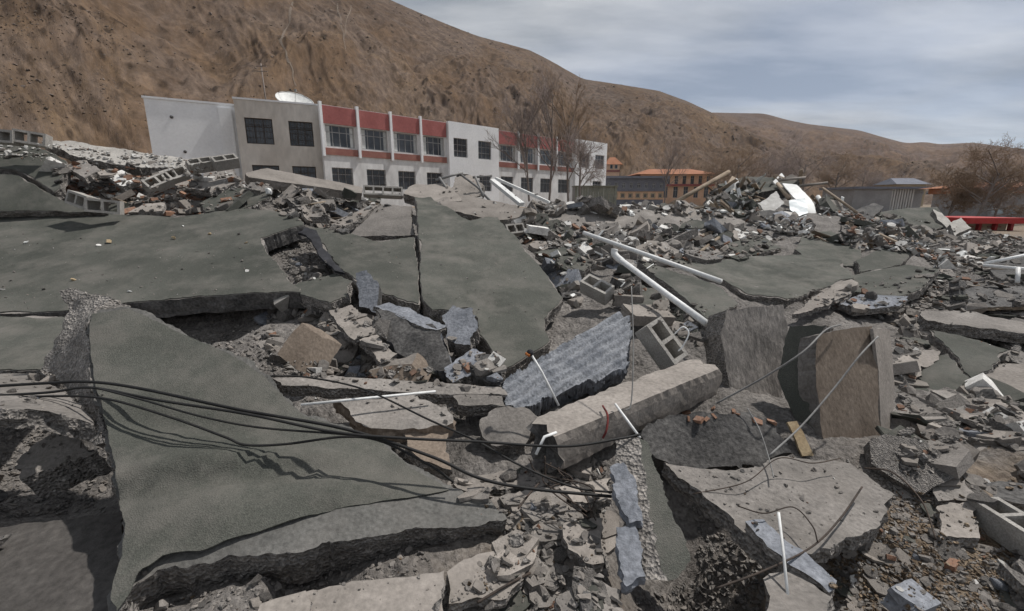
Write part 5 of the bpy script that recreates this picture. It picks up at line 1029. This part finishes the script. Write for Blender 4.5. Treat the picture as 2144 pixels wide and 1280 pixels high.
for k, (a, b) in enumerate((((1000, 1262, 1.9), (1110, 1200, 2.1)), ((1085, 1065, 2.35), (1130, 1010, 2.5)))):
    cable(('dark splinter of rebar lying on the shadowed brown plate', 'dark rebar end sticking out of debris right of the folded slab')[k], [a, ((a[0] + b[0]) / 2, (a[1] + b[1]) / 2 - 2, (a[2] + b[2]) / 2), b], .006, 'steel', 'rebar', 'rebar', None)
# twist of dark wires at the dark beam end
for k in range(5):
    rr_ = random.Random(500 + k); u0_ = 1130 + rr_.uniform(-40, 60)
    cable(('uppermost', 'longest', 'most curled', 'lowest', 'thinnest')[k] + ' dark wire of the tangle below the dark beam end', [(u0_, 960 + rr_.uniform(-10, 20), 2.6), (1160 + rr_.uniform(-50, 60), 995 + rr_.uniform(-10, 15), 2.58), (1190 + rr_.uniform(-60, 60), 1030 + rr_.uniform(-10, 20), 2.5), (1210 + rr_.uniform(-60, 50), 1075 + rr_.uniform(-15, 20), 2.4)], .004, 'steel', 'wire', 'wire', 'tangled wires below the beam')

# ------------------------------------------------------------------ loose rubble
def hull_mesh(name, n, dims, m, seed, box=False):
    R = random.Random(seed); bm = bmesh.new()
    for i in range(n):
        if box: p = Vector((R.choice((-1, 1)) * R.uniform(.8, 1), R.choice((-1, 1)) * R.uniform(.75, 1), R.choice((-1, 1)) * R.uniform(.8, 1)))
        else:
            p = Vector((R.gauss(0, 1), R.gauss(0, 1), R.gauss(0, 1))); p.normalize(); p *= R.uniform(.75, 1.05); p = Vector([max(-.8, min(.8, c)) for c in p])
        bm.verts.new(Vector((p.x * dims[0], p.y * dims[1], p.z * dims[2])) / 2)
    r = bmesh.ops.convex_hull(bm, input=bm.verts); 
    bmesh.ops.delete(bm, geom=list({e for e in r['geom_interior'] + r['geom_unused'] if isinstance(e, bmesh.types.BMVert) and e.is_valid}), context='VERTS')
    me = bpy.data.meshes.new(name); bm.to_mesh(me); bm.free(); me.materials.append(M[m]); return me
def flake_mesh(name, m, seed, th=.12):
    R = random.Random(seed); n = R.randint(5, 10); a0 = R.uniform(0, 6); bm = bmesh.new(); ang = sorted(a0 + 6.283 * (i + R.uniform(-.3, .3)) / n for i in range(n)); sx_ = R.uniform(.55, 1)
    top = [bm.verts.new((math.cos(a) * .5 * (r_ := R.uniform(.68, 1.12)), math.sin(a) * .5 * sx_ * r_, th / 2 + R.uniform(-.015, .015))) for a in ang]
    bot = [bm.verts.new((v.co.x * R.uniform(.85, 1.08), v.co.y * R.uniform(.85, 1.08), -th / 2 + R.uniform(-.02, .02))) for v in top]
    bm.faces.new(top); bm.faces.new(bot[::-1])
    for i in range(n): j = (i + 1) % n; bm.faces.new((top[i], bot[i], bot[j], top[j]))
    bmesh.ops.recalc_face_normals(bm, faces=bm.faces)
    me = bpy.data.meshes.new(name); bm.to_mesh(me); bm.free(); me.materials.append(M[m]); return me
LIB = {
 'concrete_chunk': [hull_mesh('concrete_chunk', 16, (1, .8, .62), m, 10 + i) for i, m in enumerate(['concrete', 'broken', 'tan', 'concrete', 'broken', 'concrete', 'tan', 'broken', 'bluegrey', 'concrete'])],
 'concrete_flake': [flake_mesh('concrete_flake', m, 30 + i) for i, m in enumerate(['concrete', 'tan', 'concrete', 'tan', 'concrete', 'broken', 'tan', 'concrete', 'felt'])],
 'felt_flake': [flake_mesh('felt_flake', 'felt', 50 + i, .07) for i in range(5)],
 'brick_piece': [hull_mesh('brick_piece', 14, (1, .52, .3), 'brick', 60 + i, True) for i in range(5)],
 'buff_stone': [hull_mesh('buff_stone', 14, (1, .7, .5), 'buff', 70 + i) for i in range(3)],
 'plaster_piece': [flake_mesh('plaster_piece', 'white_plaster', 80 + i, .2) for i in range(5)] + [hull_mesh('plaster_piece', 12, (1, .6, .5), 'white', 90 + i) for i in range(2)],
 'timber_splinter': [hull_mesh('timber_splinter', 12, (1, .1, .07), m, 100 + i, True) for i, m in enumerate(['timber', 'timber', 'wood_light'])],
 'white_strip': [hull_mesh('white_strip', 12, (1, .14, .06), 'white', 110 + i, True) for i in range(2)],
 'slab_fragment': [flake_mesh('slab_fragment', m, 140 + i, .17) for i, m in enumerate(['concrete', 'tan', 'broken', 'concrete', 'felt', 'concrete', 'tan', 'bluegrey', 'felt'])],
 'wall_fragment': [hull_mesh('wall_fragment', 12, (1, .62, .4), m, 160 + i, True) for i, m in enumerate(['tan', 'concrete', 'block', 'broken', 'white_plaster', 'tan'])],
 'dark_piece': [flake_mesh('dark_piece', 'dark_concrete', 120 + i, .25) for i in range(3)],
}
BVH = BVHTree.FromPolygons(SOLIDS_V, SOLIDS_F, all_triangles=False)
def inside(u, v, poly):
    c = False; n = len(poly)
    for i in range(n):
        (x1, y1), (x2, y2) = poly[i], poly[i - 1]
        if (y1 > v) != (y2 > v) and u < (x2 - x1) * (v - y1) / (y2 - y1) + x1: c = not c
    return c
AVOID = [[(575, 668), (640, 665), (725, 715), (700, 760), (575, 755)], [(780, 630), (940, 680), (960, 780), (830, 760)], [(1040, 800), (1290, 645), (1335, 660), (1500, 740), (1510, 790), (1240, 960), (1080, 975)], [(1330, 900), (1400, 868), (1640, 868), (1670, 955), (1380, 985)],
         [(1500, 640), (1660, 630), (1880, 675), (1880, 930), (1730, 970), (1500, 850)], [(1335, 910), (1460, 1100), (1460, 1220), (1390, 1225)], [(180, 640), (280, 630), (950, 1020), (300, 1170)], [(0, 1085), (262, 1072), (250, 1280), (0, 1280)], [(1205, 560), (1295, 560), (1295, 645), (1205, 645)], [(1268, 925), (1400, 925), (1400, 1240), (1268, 1240)], [(1945, 690), (2112, 733), (2036, 800), (2012, 855), (1900, 840), (1920, 745)], [(2035, 775), (2144, 765), (2144, 838), (2050, 826)], [(1955, 950), (2060, 930), (2144, 945), (2144, 1008), (1955, 1003)], [(1930, 645), (2144, 668), (2144, 702), (1935, 668)], [(1632, 378), (1690, 380), (1716, 430), (1712, 462), (1648, 458)], [(1585, 400), (1640, 395), (1645, 455), (1590, 455)], [(1695, 452), (1768, 452), (1768, 495), (1695, 495)], [(2060, 1030), (2144, 1030), (2144, 1150), (2060, 1150)]]
def drop(poly, R, keep=.72, once=False):
    us = [p[0] for p in poly]; vs = [p[1] for p in poly]
    for _ in range(40):
        u, v = R.uniform(min(us), max(us)), R.uniform(min(vs), max(vs))
        if not inside(u, v, poly) or (keep > .05 and any(inside(u, v, a) for a in AVOID)): continue
        q = ray(u, v).normalized(); h = BVH.ray_cast(CAM, q)
        if h[0] is None or abs(h[1].z) < .4: continue
        if h[2] >= NGROUND and R.random() < keep:
            if once: return None
            continue
        return h[0], (h[1] if h[1].z > 0 else -h[1]), (h[0] - CAM).dot(FW)
    return None
def orient(n, R, tilt):
    z = (Vector((0, 0, 1)) * .4 + n * .6 + Vector((R.gauss(0, tilt), R.gauss(0, tilt), 0))).normalized()
    q = z.to_track_quat('Z', 'Y').to_matrix() @ Matrix.Rotation(R.uniform(0, 6.283), 3, 'Z'); return q
ADJ = {'concrete_chunk': 'broken grey concrete chunk', 'concrete_flake': 'thin flat flake of concrete', 'felt_flake': 'torn green flake of roofing felt', 'brick_piece': 'broken orange brick', 'buff_stone': 'small buff yellow stone', 'plaster_piece': 'broken white plaster piece', 'timber_splinter': 'splintered length of timber', 'white_strip': 'white broken strip of frame', 'dark_piece': 'dark bitumen-stained fragment', 'slab_fragment': 'tilted fragment of slab', 'wall_fragment': 'squared lump of wall'}
CAT = {'concrete_chunk': 'rubble', 'concrete_flake': 'rubble', 'felt_flake': 'felt', 'brick_piece': 'brick', 'buff_stone': 'stone', 'plaster_piece': 'plaster', 'timber_splinter': 'timber', 'white_strip': 'strip', 'dark_piece': 'rubble', 'slab_fragment': 'slab fragment', 'wall_fragment': 'wall fragment'}
LOOSE = []
def scatter(kind, poly, n, s0, s1, where, seed, tilt=.3, sink=.3, keep=.86):
    R = random.Random(seed); k = 0; new = []
    for i in range(n):
        h = drop(poly, R, keep)
        if h is None: continue
        p, nn, d = h; s = s0 * (s1 / s0) ** (R.random() ** 1.6)
        me = LIB[kind][R.randrange(len(LIB[kind]))]; Rm = orient(nn, R, tilt); sc = Vector((s, s * R.uniform(.75, 1.2), s * R.uniform(.7, 1.3)))
        o = bpy.data.objects.new(kind, me); C.objects.link(o)
        zext = max(abs(v.co.z) for v in me.vertices) * sc.z
        o.matrix_world = Matrix.Translation(p + nn * zext * (1 - 2 * sink)) @ Rm.to_4x4() @ Matrix.Diagonal((*sc, 1))
        dd = p - CAM; q = dd.dot(FW); LOOSE.append((o, kind, where, CX + F * dd.dot(RT) / q, CY - F * dd.dot(UP) / q, s / q, me.materials[0].name)); k += 1
    return k
ZA = [(100, 340), (230, 345), (390, 355), (520, 370), (570, 400), (560, 430), (400, 450), (240, 445), (130, 400)]
ZB = [(540, 385), (760, 410), (850, 410), (720, 490), (640, 470), (590, 450)]
ZC = [(1050, 440), (1300, 480), (1560, 480), (1640, 500), (1560, 550), (1380, 560), (1330, 640), (1200, 640), (1140, 560)]
ZD = [(1560, 400), (1700, 400), (1800, 450), (1960, 500), (1960, 540), (1800, 520), (1640, 490), (1560, 470)]
ZE = [(1650, 625), (1960, 560), (2144, 560), (2144, 960), (1890, 1000), (1880, 700), (1660, 680)]
ZF = [(1860, 960), (2144, 1000), (2144, 1280), (1750, 1280), (1720, 1170), (1860, 1080)]
ZG_ = [(940, 1010), (1300, 960), (1290, 1280), (900, 1280), (1060, 1130)]
ZH = [(560, 640), (740, 640), (1040, 740), (1050, 820), (900, 810), (640, 790), (560, 740)]
ZI = [(560, 510), (640, 500), (700, 560), (690, 590), (620, 590)]
ZJ = [(1360, 620), (1520, 640), (1500, 760), (1330, 740)]
ZK = [(1200, 425), (1560, 425), (1560, 450), (1200, 450)]
ZO = [(1470, 390), (1690, 372), (1790, 430), (1700, 460), (1500, 450)]
scatter('timber_splinter', ZO, 34, .5, 1.3, 'on the crown of the far heap', 130, tilt=.9, keep=.2)
scatter('white_strip', ZO, 26, .4, 1.2, 'on the crown of the far heap', 131, tilt=.9, keep=.2)
scatter('slab_fragment', ZO, 16, .4, 1.1, 'on the crown of the far heap', 132, tilt=.7, keep=.2)
ZM = [(1090, 405), (1500, 400), (1570, 430), (1560, 450), (1100, 450)]
ZN = [(1780, 440), (2010, 470), (2144, 500), (2144, 560), (1960, 560), (1900, 520)]
scatter('slab_fragment', ZC, 80, .35, 1.1, 'around the long white pipe', 101, tilt=.5)
scatter('slab_fragment', ZD, 34, .3, .9, 'on the far right heap', 102, tilt=.6)
scatter('slab_fragment', ZE, 60, .2, .55, 'at the right, beyond the upturned slab', 103, tilt=.2)
scatter('slab_fragment', ZB, 20, .25, .7, 'behind the hole in the left slab', 104, tilt=.5)
scatter('slab_fragment', ZA, 18, .25, .6, 'in the upper left rubble', 105, tilt=.5)
scatter('slab_fragment', ZM, 26, .4, 1.2, 'along the far rubble crest', 106, tilt=.5)
scatter('slab_fragment', ZN, 26, .3, .9, 'below the far green slab', 107, tilt=.4)
scatter('slab_fragment', ZH, 14, .16, .4, 'in the left pocket', 108, tilt=.6)
scatter('slab_fragment', ZJ, 8, .16, .4, 'behind the square beam', 109, tilt=.5)
scatter('wall_fragment', ZC, 50, .14, .46, 'around the long white pipe', 111, tilt=.6)
scatter('wall_fragment', ZD, 30, .14, .46, 'on the far right heap', 112, tilt=.6)
scatter('wall_fragment', ZE, 34, .12, .36, 'at the right, beyond the upturned slab', 113, tilt=.5)
scatter('wall_fragment', ZB, 16, .14, .4, 'behind the hole in the left slab', 114, tilt=.6)
scatter('wall_fragment', ZA, 20, .14, .36, 'in the upper left rubble', 115, tilt=.6)
scatter('wall_fragment', ZM, 22, .2, .6, 'along the far rubble crest', 116, tilt=.6)
scatter('wall_fragment', ZN, 24, .15, .45, 'below the far green slab', 117, tilt=.5)
scatter('wall_fragment', ZH, 16, .1, .3, 'in the left pocket', 118, tilt=.6)
scatter('timber_splinter', ZM, 16, .5, 1.6, 'along the far rubble crest', 119, tilt=.7)
scatter('white_strip', ZC, 34, .2, .9, 'around the long white pipe', 120, tilt=.7)
scatter('white_strip', ZM, 26, .3, 1.1, 'along the far rubble crest', 121, tilt=.6)
scatter('plaster_piece', ZN, 26, .1, .4, 'below the far green slab', 122, tilt=.5)
scatter('timber_splinter', ZN, 16, .3, 1.0, 'below the far green slab', 123, tilt=.5)
scatter('concrete_chunk', ZA, 26, .1, .34, 'in the upper left rubble', 1)
scatter('brick_piece', ZA, 40, .08, .26, 'in the upper left rubble', 2)
scatter('plaster_piece', ZA, 12, .08, .3, 'in the upper left rubble', 3)
scatter('timber_splinter', ZA, 14, .2, .7, 'in the upper left rubble', 4)
scatter('concrete_chunk', ZB, 22, .12, .4, 'behind the hole in the left slab', 5)
scatter('dark_piece', ZB, 22, .15, .55, 'behind the hole in the left slab', 6)
scatter('timber_splinter', ZB, 12, .2, .8, 'behind the hole in the left slab', 7)
scatter('concrete_chunk', ZC, 52, .14, .5, 'around the long white pipe', 8)
scatter('plaster_piece', ZC, 80, .1, .5, 'around the long white pipe', 9)
scatter('brick_piece', ZC, 24, .08, .26, 'around the long white pipe', 10)
scatter('dark_piece', ZC, 24, .15, .6, 'around the long white pipe', 11)
scatter('timber_splinter', ZC, 22, .2, .9, 'around the long white pipe', 12)
scatter('plaster_piece', ZK, 34, .12, .5, 'on top of the long fallen wall', 13, keep=.2)
scatter('concrete_chunk', ZD, 30, .16, .5, 'on the far right heap', 14)
scatter('white_strip', ZD, 50, .2, .8, 'on the far right heap', 15, tilt=.9)
scatter('plaster_piece', ZD, 46, .1, .45, 'on the far right heap', 16, tilt=.7)
scatter('brick_piece', ZD, 26, .1, .28, 'on the far right heap', 17)
scatter('timber_splinter', ZD, 34, .3, 1.1, 'on the far right heap', 18, tilt=.6)
scatter('dark_piece', ZD, 20, .2, .6, 'on the far right heap', 19)
scatter('concrete_chunk', ZE, 36, .12, .34, 'at the right, beyond the upturned slab', 20)
scatter('concrete_flake', ZE, 75, .14, .6, 'at the right, beyond the upturned slab', 21, tilt=.14, sink=.42)
scatter('felt_flake', ZE, 22, .15, .5, 'at the right, beyond the upturned slab', 22)
scatter('brick_piece', ZE, 22, .07, .22, 'at the right, beyond the upturned slab', 23)
scatter('timber_splinter', ZE, 18, .2, .7, 'at the right, beyond the upturned slab', 24)
scatter('concrete_flake', ZF, 50, .05, .2, 'on the near right soil', 25, tilt=.14, sink=.42)
scatter('concrete_chunk', ZF, 22, .05, .13, 'on the near right soil', 26)
scatter('brick_piece', ZF, 4, .04, .1, 'on the near right soil', 27)
scatter('plaster_piece', ZF, 7, .03, .07, 'on the near right soil', 28)
scatter('concrete_flake', ZG_, 75, .09, .34, 'in the debris before the square beam', 29, tilt=.14, sink=.42)
scatter('concrete_chunk', ZG_, 26, .07, .18, 'in the debris before the square beam', 30)
scatter('dark_piece', ZG_, 6, .06, .16, 'in the debris before the square beam', 31)
scatter('concrete_chunk', ZH, 30, .1, .3, 'in the left pocket', 32)
scatter('concrete_flake', ZH, 30, .1, .3, 'in the left pocket', 33)
scatter('brick_piece', ZH, 6, .08, .2, 'in the left pocket', 34)
scatter('concrete_chunk', ZI, 18, .08, .24, 'in the hole of the left slab', 35)
scatter('concrete_chunk', ZJ, 16, .1, .22, 'behind the square beam', 36)
scatter('concrete_flake', ZJ, 14, .1, .3, 'behind the square beam', 37)
scatter('brick_piece', [(1370, 860), (1500, 850), (1620, 870), (1640, 890), (1400, 880)], 10, .04, .1, 'on top of the dark boulder', 38, keep=0)
scatter('concrete_chunk', [(0, 785), (200, 800), (190, 850), (0, 850)], 8, .05, .16, 'on the ledge above the black hollow', 39)
scatter('concrete_chunk', [(240, 1230), (640, 1190), (640, 1260), (300, 1280)], 6, .05, .13, 'under the front edge of the folded slab', 40)
ZL = [(20, 470), (540, 470), (600, 600), (300, 615), (0, 640)]
scatter('buff_stone', ZL, 5, .06, .12, 'lying on the wide left slab', 41, sink=.1, keep=0)
scatter('plaster_piece', ZL, 6, .05, .14, 'lying on the wide left slab', 42, sink=.1, keep=0)
scatter('concrete_chunk', ZL, 8, .03, .06, 'lying on the wide left slab', 43, sink=.1, keep=0)
kb = P(562, 402, 7.6); o = bpy.data.objects.new('white_bundle', hull_mesh('white_bundle', 22, (.8, .8, 1), 'white', 300)); C.objects.link(o); o.location = kb; o.scale = (.17,) * 3
tag(o, 'white rounded bundle at the end of the small tilted green slab', 'bundle')
# every loose piece says where it lies: the nearest landmark, its colour and its size rank there
LAND = [(300, 320, 'the fallen plaster wall'), (445, 340, 'the hollow block pair on the ridge'), (180, 420, 'the blocks on the wide left slab'), (490, 415, 'the small tilted green slab'), (562, 402, 'the white rounded bundle'), (640, 375, 'the long pale beam'), (650, 420, 'the stacked dark plate'),
 (745, 455, 'the narrow tilted plate'), (810, 465, 'the brown triangular plate'), (880, 405, 'the pale tan piece'), (980, 390, 'the bent frame'), (1020, 435, 'the tan slab end'), (640, 540, 'the hole in the left slab'), (690, 500, 'the curled black felt strip'), (300, 560, 'the middle of the wide left slab'), (100, 540, 'the outer part of the wide left slab'), (480, 520, 'the inner part of the wide left slab'),
 (1080, 478, 'the block behind the pointed slab'), (1180, 540, 'the dark overhanging felt slab'), (1248, 600, 'the two-holed block'), (1222, 488, 'the upper end of the white pipe'), (1365, 538, 'the middle of the long white pipe'), (1510, 590, 'the lower end of the long white pipe'), (1290, 530, 'the pipe elbow'), (1400, 620, 'the middle of the elbow pipe'), (1330, 465, 'the long brown fallen wall'), (1500, 462, 'the right end of the fallen wall'), (1180, 460, 'the left end of the fallen wall'),
 (1250, 425, 'the white scraps on the far crest'), (1420, 425, 'the far crest left of the heap'), (2060, 520, 'the thin pale plate'), (1990, 510, 'the lower pale grey plate'), (2110, 540, 'the dark wet plate'), (1570, 515, 'the green felt patch'), (1545, 430, 'the propped grey plate'), (1590, 390, 'the dark roof slab of the far heap'), (1680, 420, 'the curved white sheet'), (1672, 437, 'the blue glass sheet'), (1760, 420, 'the wooden lath of the far heap'), (1815, 445, 'the dark tilted plate'), (1615, 475, 'the reddish lath'), (1740, 520, 'the slab rising to the far heap'), (1880, 510, 'the orange-brown lath'), (1855, 540, 'the pale-rimmed green slab'), (1920, 465, 'the far green slab'),
 (1870, 590, 'the green slab sloping right'), (1720, 640, 'the pinkish torn plaster slab'), (2000, 620, 'the dark post'), (2050, 675, 'the long pale broken slab'), (2100, 570, 'the white rail'), (2030, 745, 'the sliding green slab'), (1920, 765, 'the curled pale plate'), (1965, 800, 'the curled-corner piece'), (2110, 800, 'the pale pinkish plate'), (1920, 892, 'the oblong tan block'), (2010, 888, 'the sideways hollow block'), (2080, 970, 'the right edge green slab'), (2110, 900, 'the dark slab edge'), (1900, 960, 'the foot of the pale plastered edge'),
 (2122, 1085, 'the near hollow block'), (2005, 1090, 'the pinkish square plate'), (1995, 1028, 'the oblong plate'), (1905, 1262, 'the corner block chunk'), (1900, 1050, 'the arching wire'), (1850, 1150, 'the soil beside the flat plate'), (2060, 1200, 'the soil under the near hollow block'), (1780, 1240, 'the jagged chunk at the bottom'), (1960, 1190, 'the middle of the brown soil'),
 (1225, 1130, 'the narrow pinkish plate'), (1230, 1260, 'the smooth plate at the bottom'), (1030, 1210, 'the brown flat plate'), (1070, 1010, 'the long pale plate'), (1230, 1025, 'the pale plate by the blade slab'), (1170, 1000, 'the tangled wires'), (1130, 1100, 'the rebar end'), (1110, 1230, 'the rebar splinter'),
 (650, 715, 'the pale tilted block'), (735, 675, 'the leaning tan fragment'), (790, 735, 'the tan fragment below it'), (830, 770, 'the square-ended block'), (870, 715, 'the nearly black slab piece'), (960, 680, 'the leaning blue-grey block'), (985, 765, 'the sloping blue-grey piece'), (1020, 780, 'the dark rounded lump'), (600, 770, 'the left end of the flat beam'),
 (1398, 712, 'the hollow block by the square beam'), (1355, 660, 'the pale block by the ridged slab end'), (1480, 700, 'the column stump'), (1500, 870, 'the dark boulder'), (100, 815, 'the ledge above the black hollow'), (450, 1240, 'the front edge of the folded slab')]
def colour(m): return {'concrete': 'grey', 'broken': 'rough speckled', 'tan': 'tan', 'bluegrey': 'blue-grey', 'felt': 'green', 'timber': 'dark', 'wood_light': 'light', 'block': 'pale', 'white_plaster': '' }.get(m, '')
NOUN = {'concrete_chunk': 'concrete chunk', 'concrete_flake': 'flat concrete flake', 'felt_flake': 'felt flake', 'brick_piece': 'orange brick piece', 'buff_stone': 'buff stone', 'plaster_piece': 'white plaster piece', 'timber_splinter': 'timber splinter', 'white_strip': 'white frame strip', 'dark_piece': 'dark stained fragment', 'slab_fragment': 'tilted slab fragment', 'wall_fragment': 'squared wall lump'}
RANK = ['largest', 'second largest', 'third largest', 'fourth largest', 'fifth largest', 'sixth largest']
def label_loose():
    bk = {}
    for it in LOOSE:
        o, kind, where, u, v, s, m = it; l = min(LAND, key=lambda a: (a[0] - u) ** 2 + 1.6 * (a[1] - v) ** 2); du, dv = u - l[0], v - l[1]
        rel = ('close by' if math.hypot(du, dv) < 14 else ('just right of' if du > 0 else 'just left of') if abs(du) > 1.3 * abs(dv) else ('below' if dv > 0 else 'above'))
        bk.setdefault((kind, colour(m), rel, l[2]), []).append((s, o, kind, where))
    SEEN_SMALL = {}
    for (kind, col, rel, l), it in bk.items():
        it.sort(key=lambda a: -a[0]); nm = (col + ' ' + NOUN[kind]).strip()
        for i, (s, o, k, where) in enumerate(it):
            if len(it) == 1: t = f'{nm} {rel} {l}'
            elif len(it) == 2: t = f"{'larger' if i == 0 else 'smaller'} {nm} {rel} {l}"
            elif i < 6: t = f'{RANK[i]} {nm} {rel} {l}'
            else: t = f'small {nm} {rel} {l}'
            if len(t.split()) < 4: t = 'broken ' + t
            tag(o, t, CAT[k], SEEN_SMALL.setdefault(t, f'{ADJ[k]} {where}'))
label_loose()
for o, *_ in LOOSE:
    mw = o.matrix_world; solid([mw @ v.co for v in o.data.vertices], [tuple(p.vertices) for p in o.data.polygons])
BVH = BVHTree.FromPolygons(SOLIDS_V, SOLIDS_F, all_triangles=False)
# fine rubble nobody could count
def rubble(name, zones, label, seed, mats):
    R = random.Random(seed); V = []; Fs = []; mi = []
    base = [hull_mesh('r', 9, (1, .8, .55), 'concrete', 400 + i) for i in range(8)] + [flake_mesh('r', 'concrete', 420 + i, .16) for i in range(6)]
    bd = [([v.co.copy() for v in b.vertices], [tuple(p.vertices) for p in b.polygons]) for b in base]
    for poly, n, s0, s1, wts in zones:
        for i in range(n):
            h = drop(poly, R, .93 if n > 430 else .1, True)
            if h is None: continue
            p, nn, d = h; s = s0 * (s1 / s0) ** (R.random() ** 2.2); vs, fs = R.choice(bd); Rm = orient(nn, R, .4) @ Matrix.Diagonal((s, s, s)); o_ = len(V)
            off = p + nn * s * .12
            V.extend([tuple(Rm @ v + off) for v in vs]); Fs.extend([tuple(o_ + q for q in f) for f in fs]); mi.extend([R.choices(range(len(mats)), wts)[0]] * len(fs))
    for b in base: bpy.data.meshes.remove(b)
    o = mesh_obj(name, V, Fs, mats, None, mi, False); return tag(o, label, 'rubble', kind='stuff')
mats = ['concrete', 'broken', 'tan', 'brick', 'white_plaster', 'soil', 'dark_concrete']
rubble('rubble', [([(2150, 500), (2700, 500), (2900, 1000), (2700, 1290), (2150, 1290)], 3500, .02, .3, (6, 6, 4, 1, .6, 1, 1)), ([(-20, 300), (-500, 260), (-700, 900), (-500, 1290), (-20, 1290)], 2500, .02, .3, (6, 6, 4, 1, .6, 0, 1)), (ZA, 3000, .035, .17, (5, 4, 3, 4, 1, 0, 1)), (ZB, 2200, .04, .2, (5, 4, 2, 1, .5, 0, 3)), (ZM, 2500, .06, .3, (5, 5, 3, 1, 3, 0, 2)), (ZN, 2500, .04, .2, (5, 5, 3, 1, 2, 0, 1)), (ZC, 6500, .04, .24, (5, 5, 3, 2, 2.2, 0, 2)), (ZD, 4500, .05, .26, (4, 4, 2, 2, 4, 0, 3)),
                  (ZE, 8000, .02, .16, (6, 6, 4, 1.2, .5, 0, 1)), (ZF, 9000, .005, .04, (4, 4, 4, .15, .3, 9, 0)), (ZG_, 9500, .006, .08, (6, 5, 6, .3, .2, 1, 0)),
                  (ZH, 3600, .015, .13, (6, 5, 5, .6, .2, 0, .3)), (ZI, 900, .015, .08, (5, 6, 3, 0, .5, 0, 0)), (ZJ, 1800, .01, .08, (6, 5, 4, .8, .6, 0, .5)),
                  ([(1400, 860), (1880, 900), (1900, 1100), (1700, 1200), (1400, 960)], 2200, .006, .05, (6, 5, 5, .4, .2, .5, .2)), ([(1640, 600), (1960, 600), (1880, 690), (1660, 690)], 1200, .02, .09, (6, 5, 4, 1.2, 1, 0, 1)),
                  ([(0, 290), (400, 330), (500, 370), (0, 330)], 420, .03, .13, (1, 1, 2, .5, 9, 0, 0)), ([(640, 840), (950, 890), (1060, 830), (1050, 780), (570, 780)], 1800, .008, .06, (6, 5, 5, .3, .4, 0, .3)), ([(1330, 960), (1600, 960), (1600, 1280), (1330, 1280)], 1800, .008, .06, (6, 6, 4, 0, 0, 0, 1)), ([(440, 640), (700, 640), (700, 780), (440, 780)], 900, .01, .07, (6, 6, 4, 0, 0, 0, 1)),
                  ([(0, 780), (220, 800), (230, 1280), (0, 1280)], 2500, .008, .06, (6, 5, 3, 0, 0, 0, 2)), ([(250, 1200), (900, 1140), (920, 1280), (250, 1280)], 900, .006, .05, (6, 5, 5, 0, 0, .5, 0)),
                  ([(0, 440), (560, 440), (620, 610), (0, 650)], 425, .008, .035, (5, 4, 5, .4, 1, 0, 0)), ([(640, 480), (1130, 480), (1150, 720), (900, 640)], 300, .008, .03, (5, 4, 5, .3, .4, 0, 0)), ([(200, 660), (560, 790), (950, 1020), (300, 1160)], 260, .004, .013, (5, 4, 5, 0, 0, 0, 0)),
                  ([(1085, 420), (1560, 420), (1560, 500), (1085, 490)], 1500, .04, .22, (5, 5, 3, 1, 3, 0, 1)), ([(850, 380), (1100, 380), (1100, 460), (900, 440)], 500, .03, .12, (5, 5, 4, 1, 2, 0, 1)), ([(1380, 420), (1650, 390), (1700, 470), (1400, 480)], 700, .03, .15, (5, 5, 3, 1, 2, 0, 2))],
       'countless small concrete crumbs and grit spread between the slabs', 77, mats)

# low scrub and stones on the slope
mat('scrub', (0.065, 0.05, 0.036), (0.115, 0.088, 0.063), 0.2, fine=0.3, fscale=2, bump=0.0, rnd=0.0)
mat('slope_stone', (0.13, 0.105, 0.088), (0.21, 0.172, 0.145), 0.2, fine=0.3, fscale=2, bump=0.0, rnd=0.0)
def slope_scatter():
    R = random.Random(9); V = []; Fs = []; mi = []
    bd = []
    for i in range(6):
        b = hull_mesh('t', 9, (1, 1, .8), 'scrub', 700 + i); bd.append(([v.co.copy() for v in b.vertices], [tuple(p.vertices) for p in b.polygons])); bpy.data.meshes.remove(b)
    n = 0
    for _ in range(60000):
        if n >= 5500: break
        u, v = R.uniform(-60, 2200), R.uniform(-20, 430)
        h = hb.ray_cast(CAM, ray(u, v).normalized())
        if h[0] is None: continue
        p = h[0]; k = noise.fractal(Vector((p.x / 22, p.y / 22, p.z / 22)), 1.0, 2.0, 4)
        if k < R.uniform(-.35, .55): continue
        dist = (p - CAM).length; s = R.uniform(.16, .5) * (1 if R.random() < .92 else 2.2) * max(.7, dist / 150); vs, fs = R.choice(bd); a = R.uniform(0, 6.28); c_, s_ = math.cos(a), math.sin(a); o_ = len(V); st = 1 if R.random() < .35 else 0
        V.extend([(p.x + (q.x * c_ - q.y * s_) * s, p.y + (q.x * s_ + q.y * c_) * s, p.z + q.z * s * .9 + s * .15) for q in vs]); Fs.extend([tuple(o_ + i for i in f) for f in fs]); mi.extend([st] * len(fs)); n += 1
    tag(mesh_obj('scrub', V, Fs, ['scrub', 'slope_stone'], None, mi, False), 'low dark scrub and stones dotted over the brown hillside', 'scrub', kind='stuff')
slope_scatter()
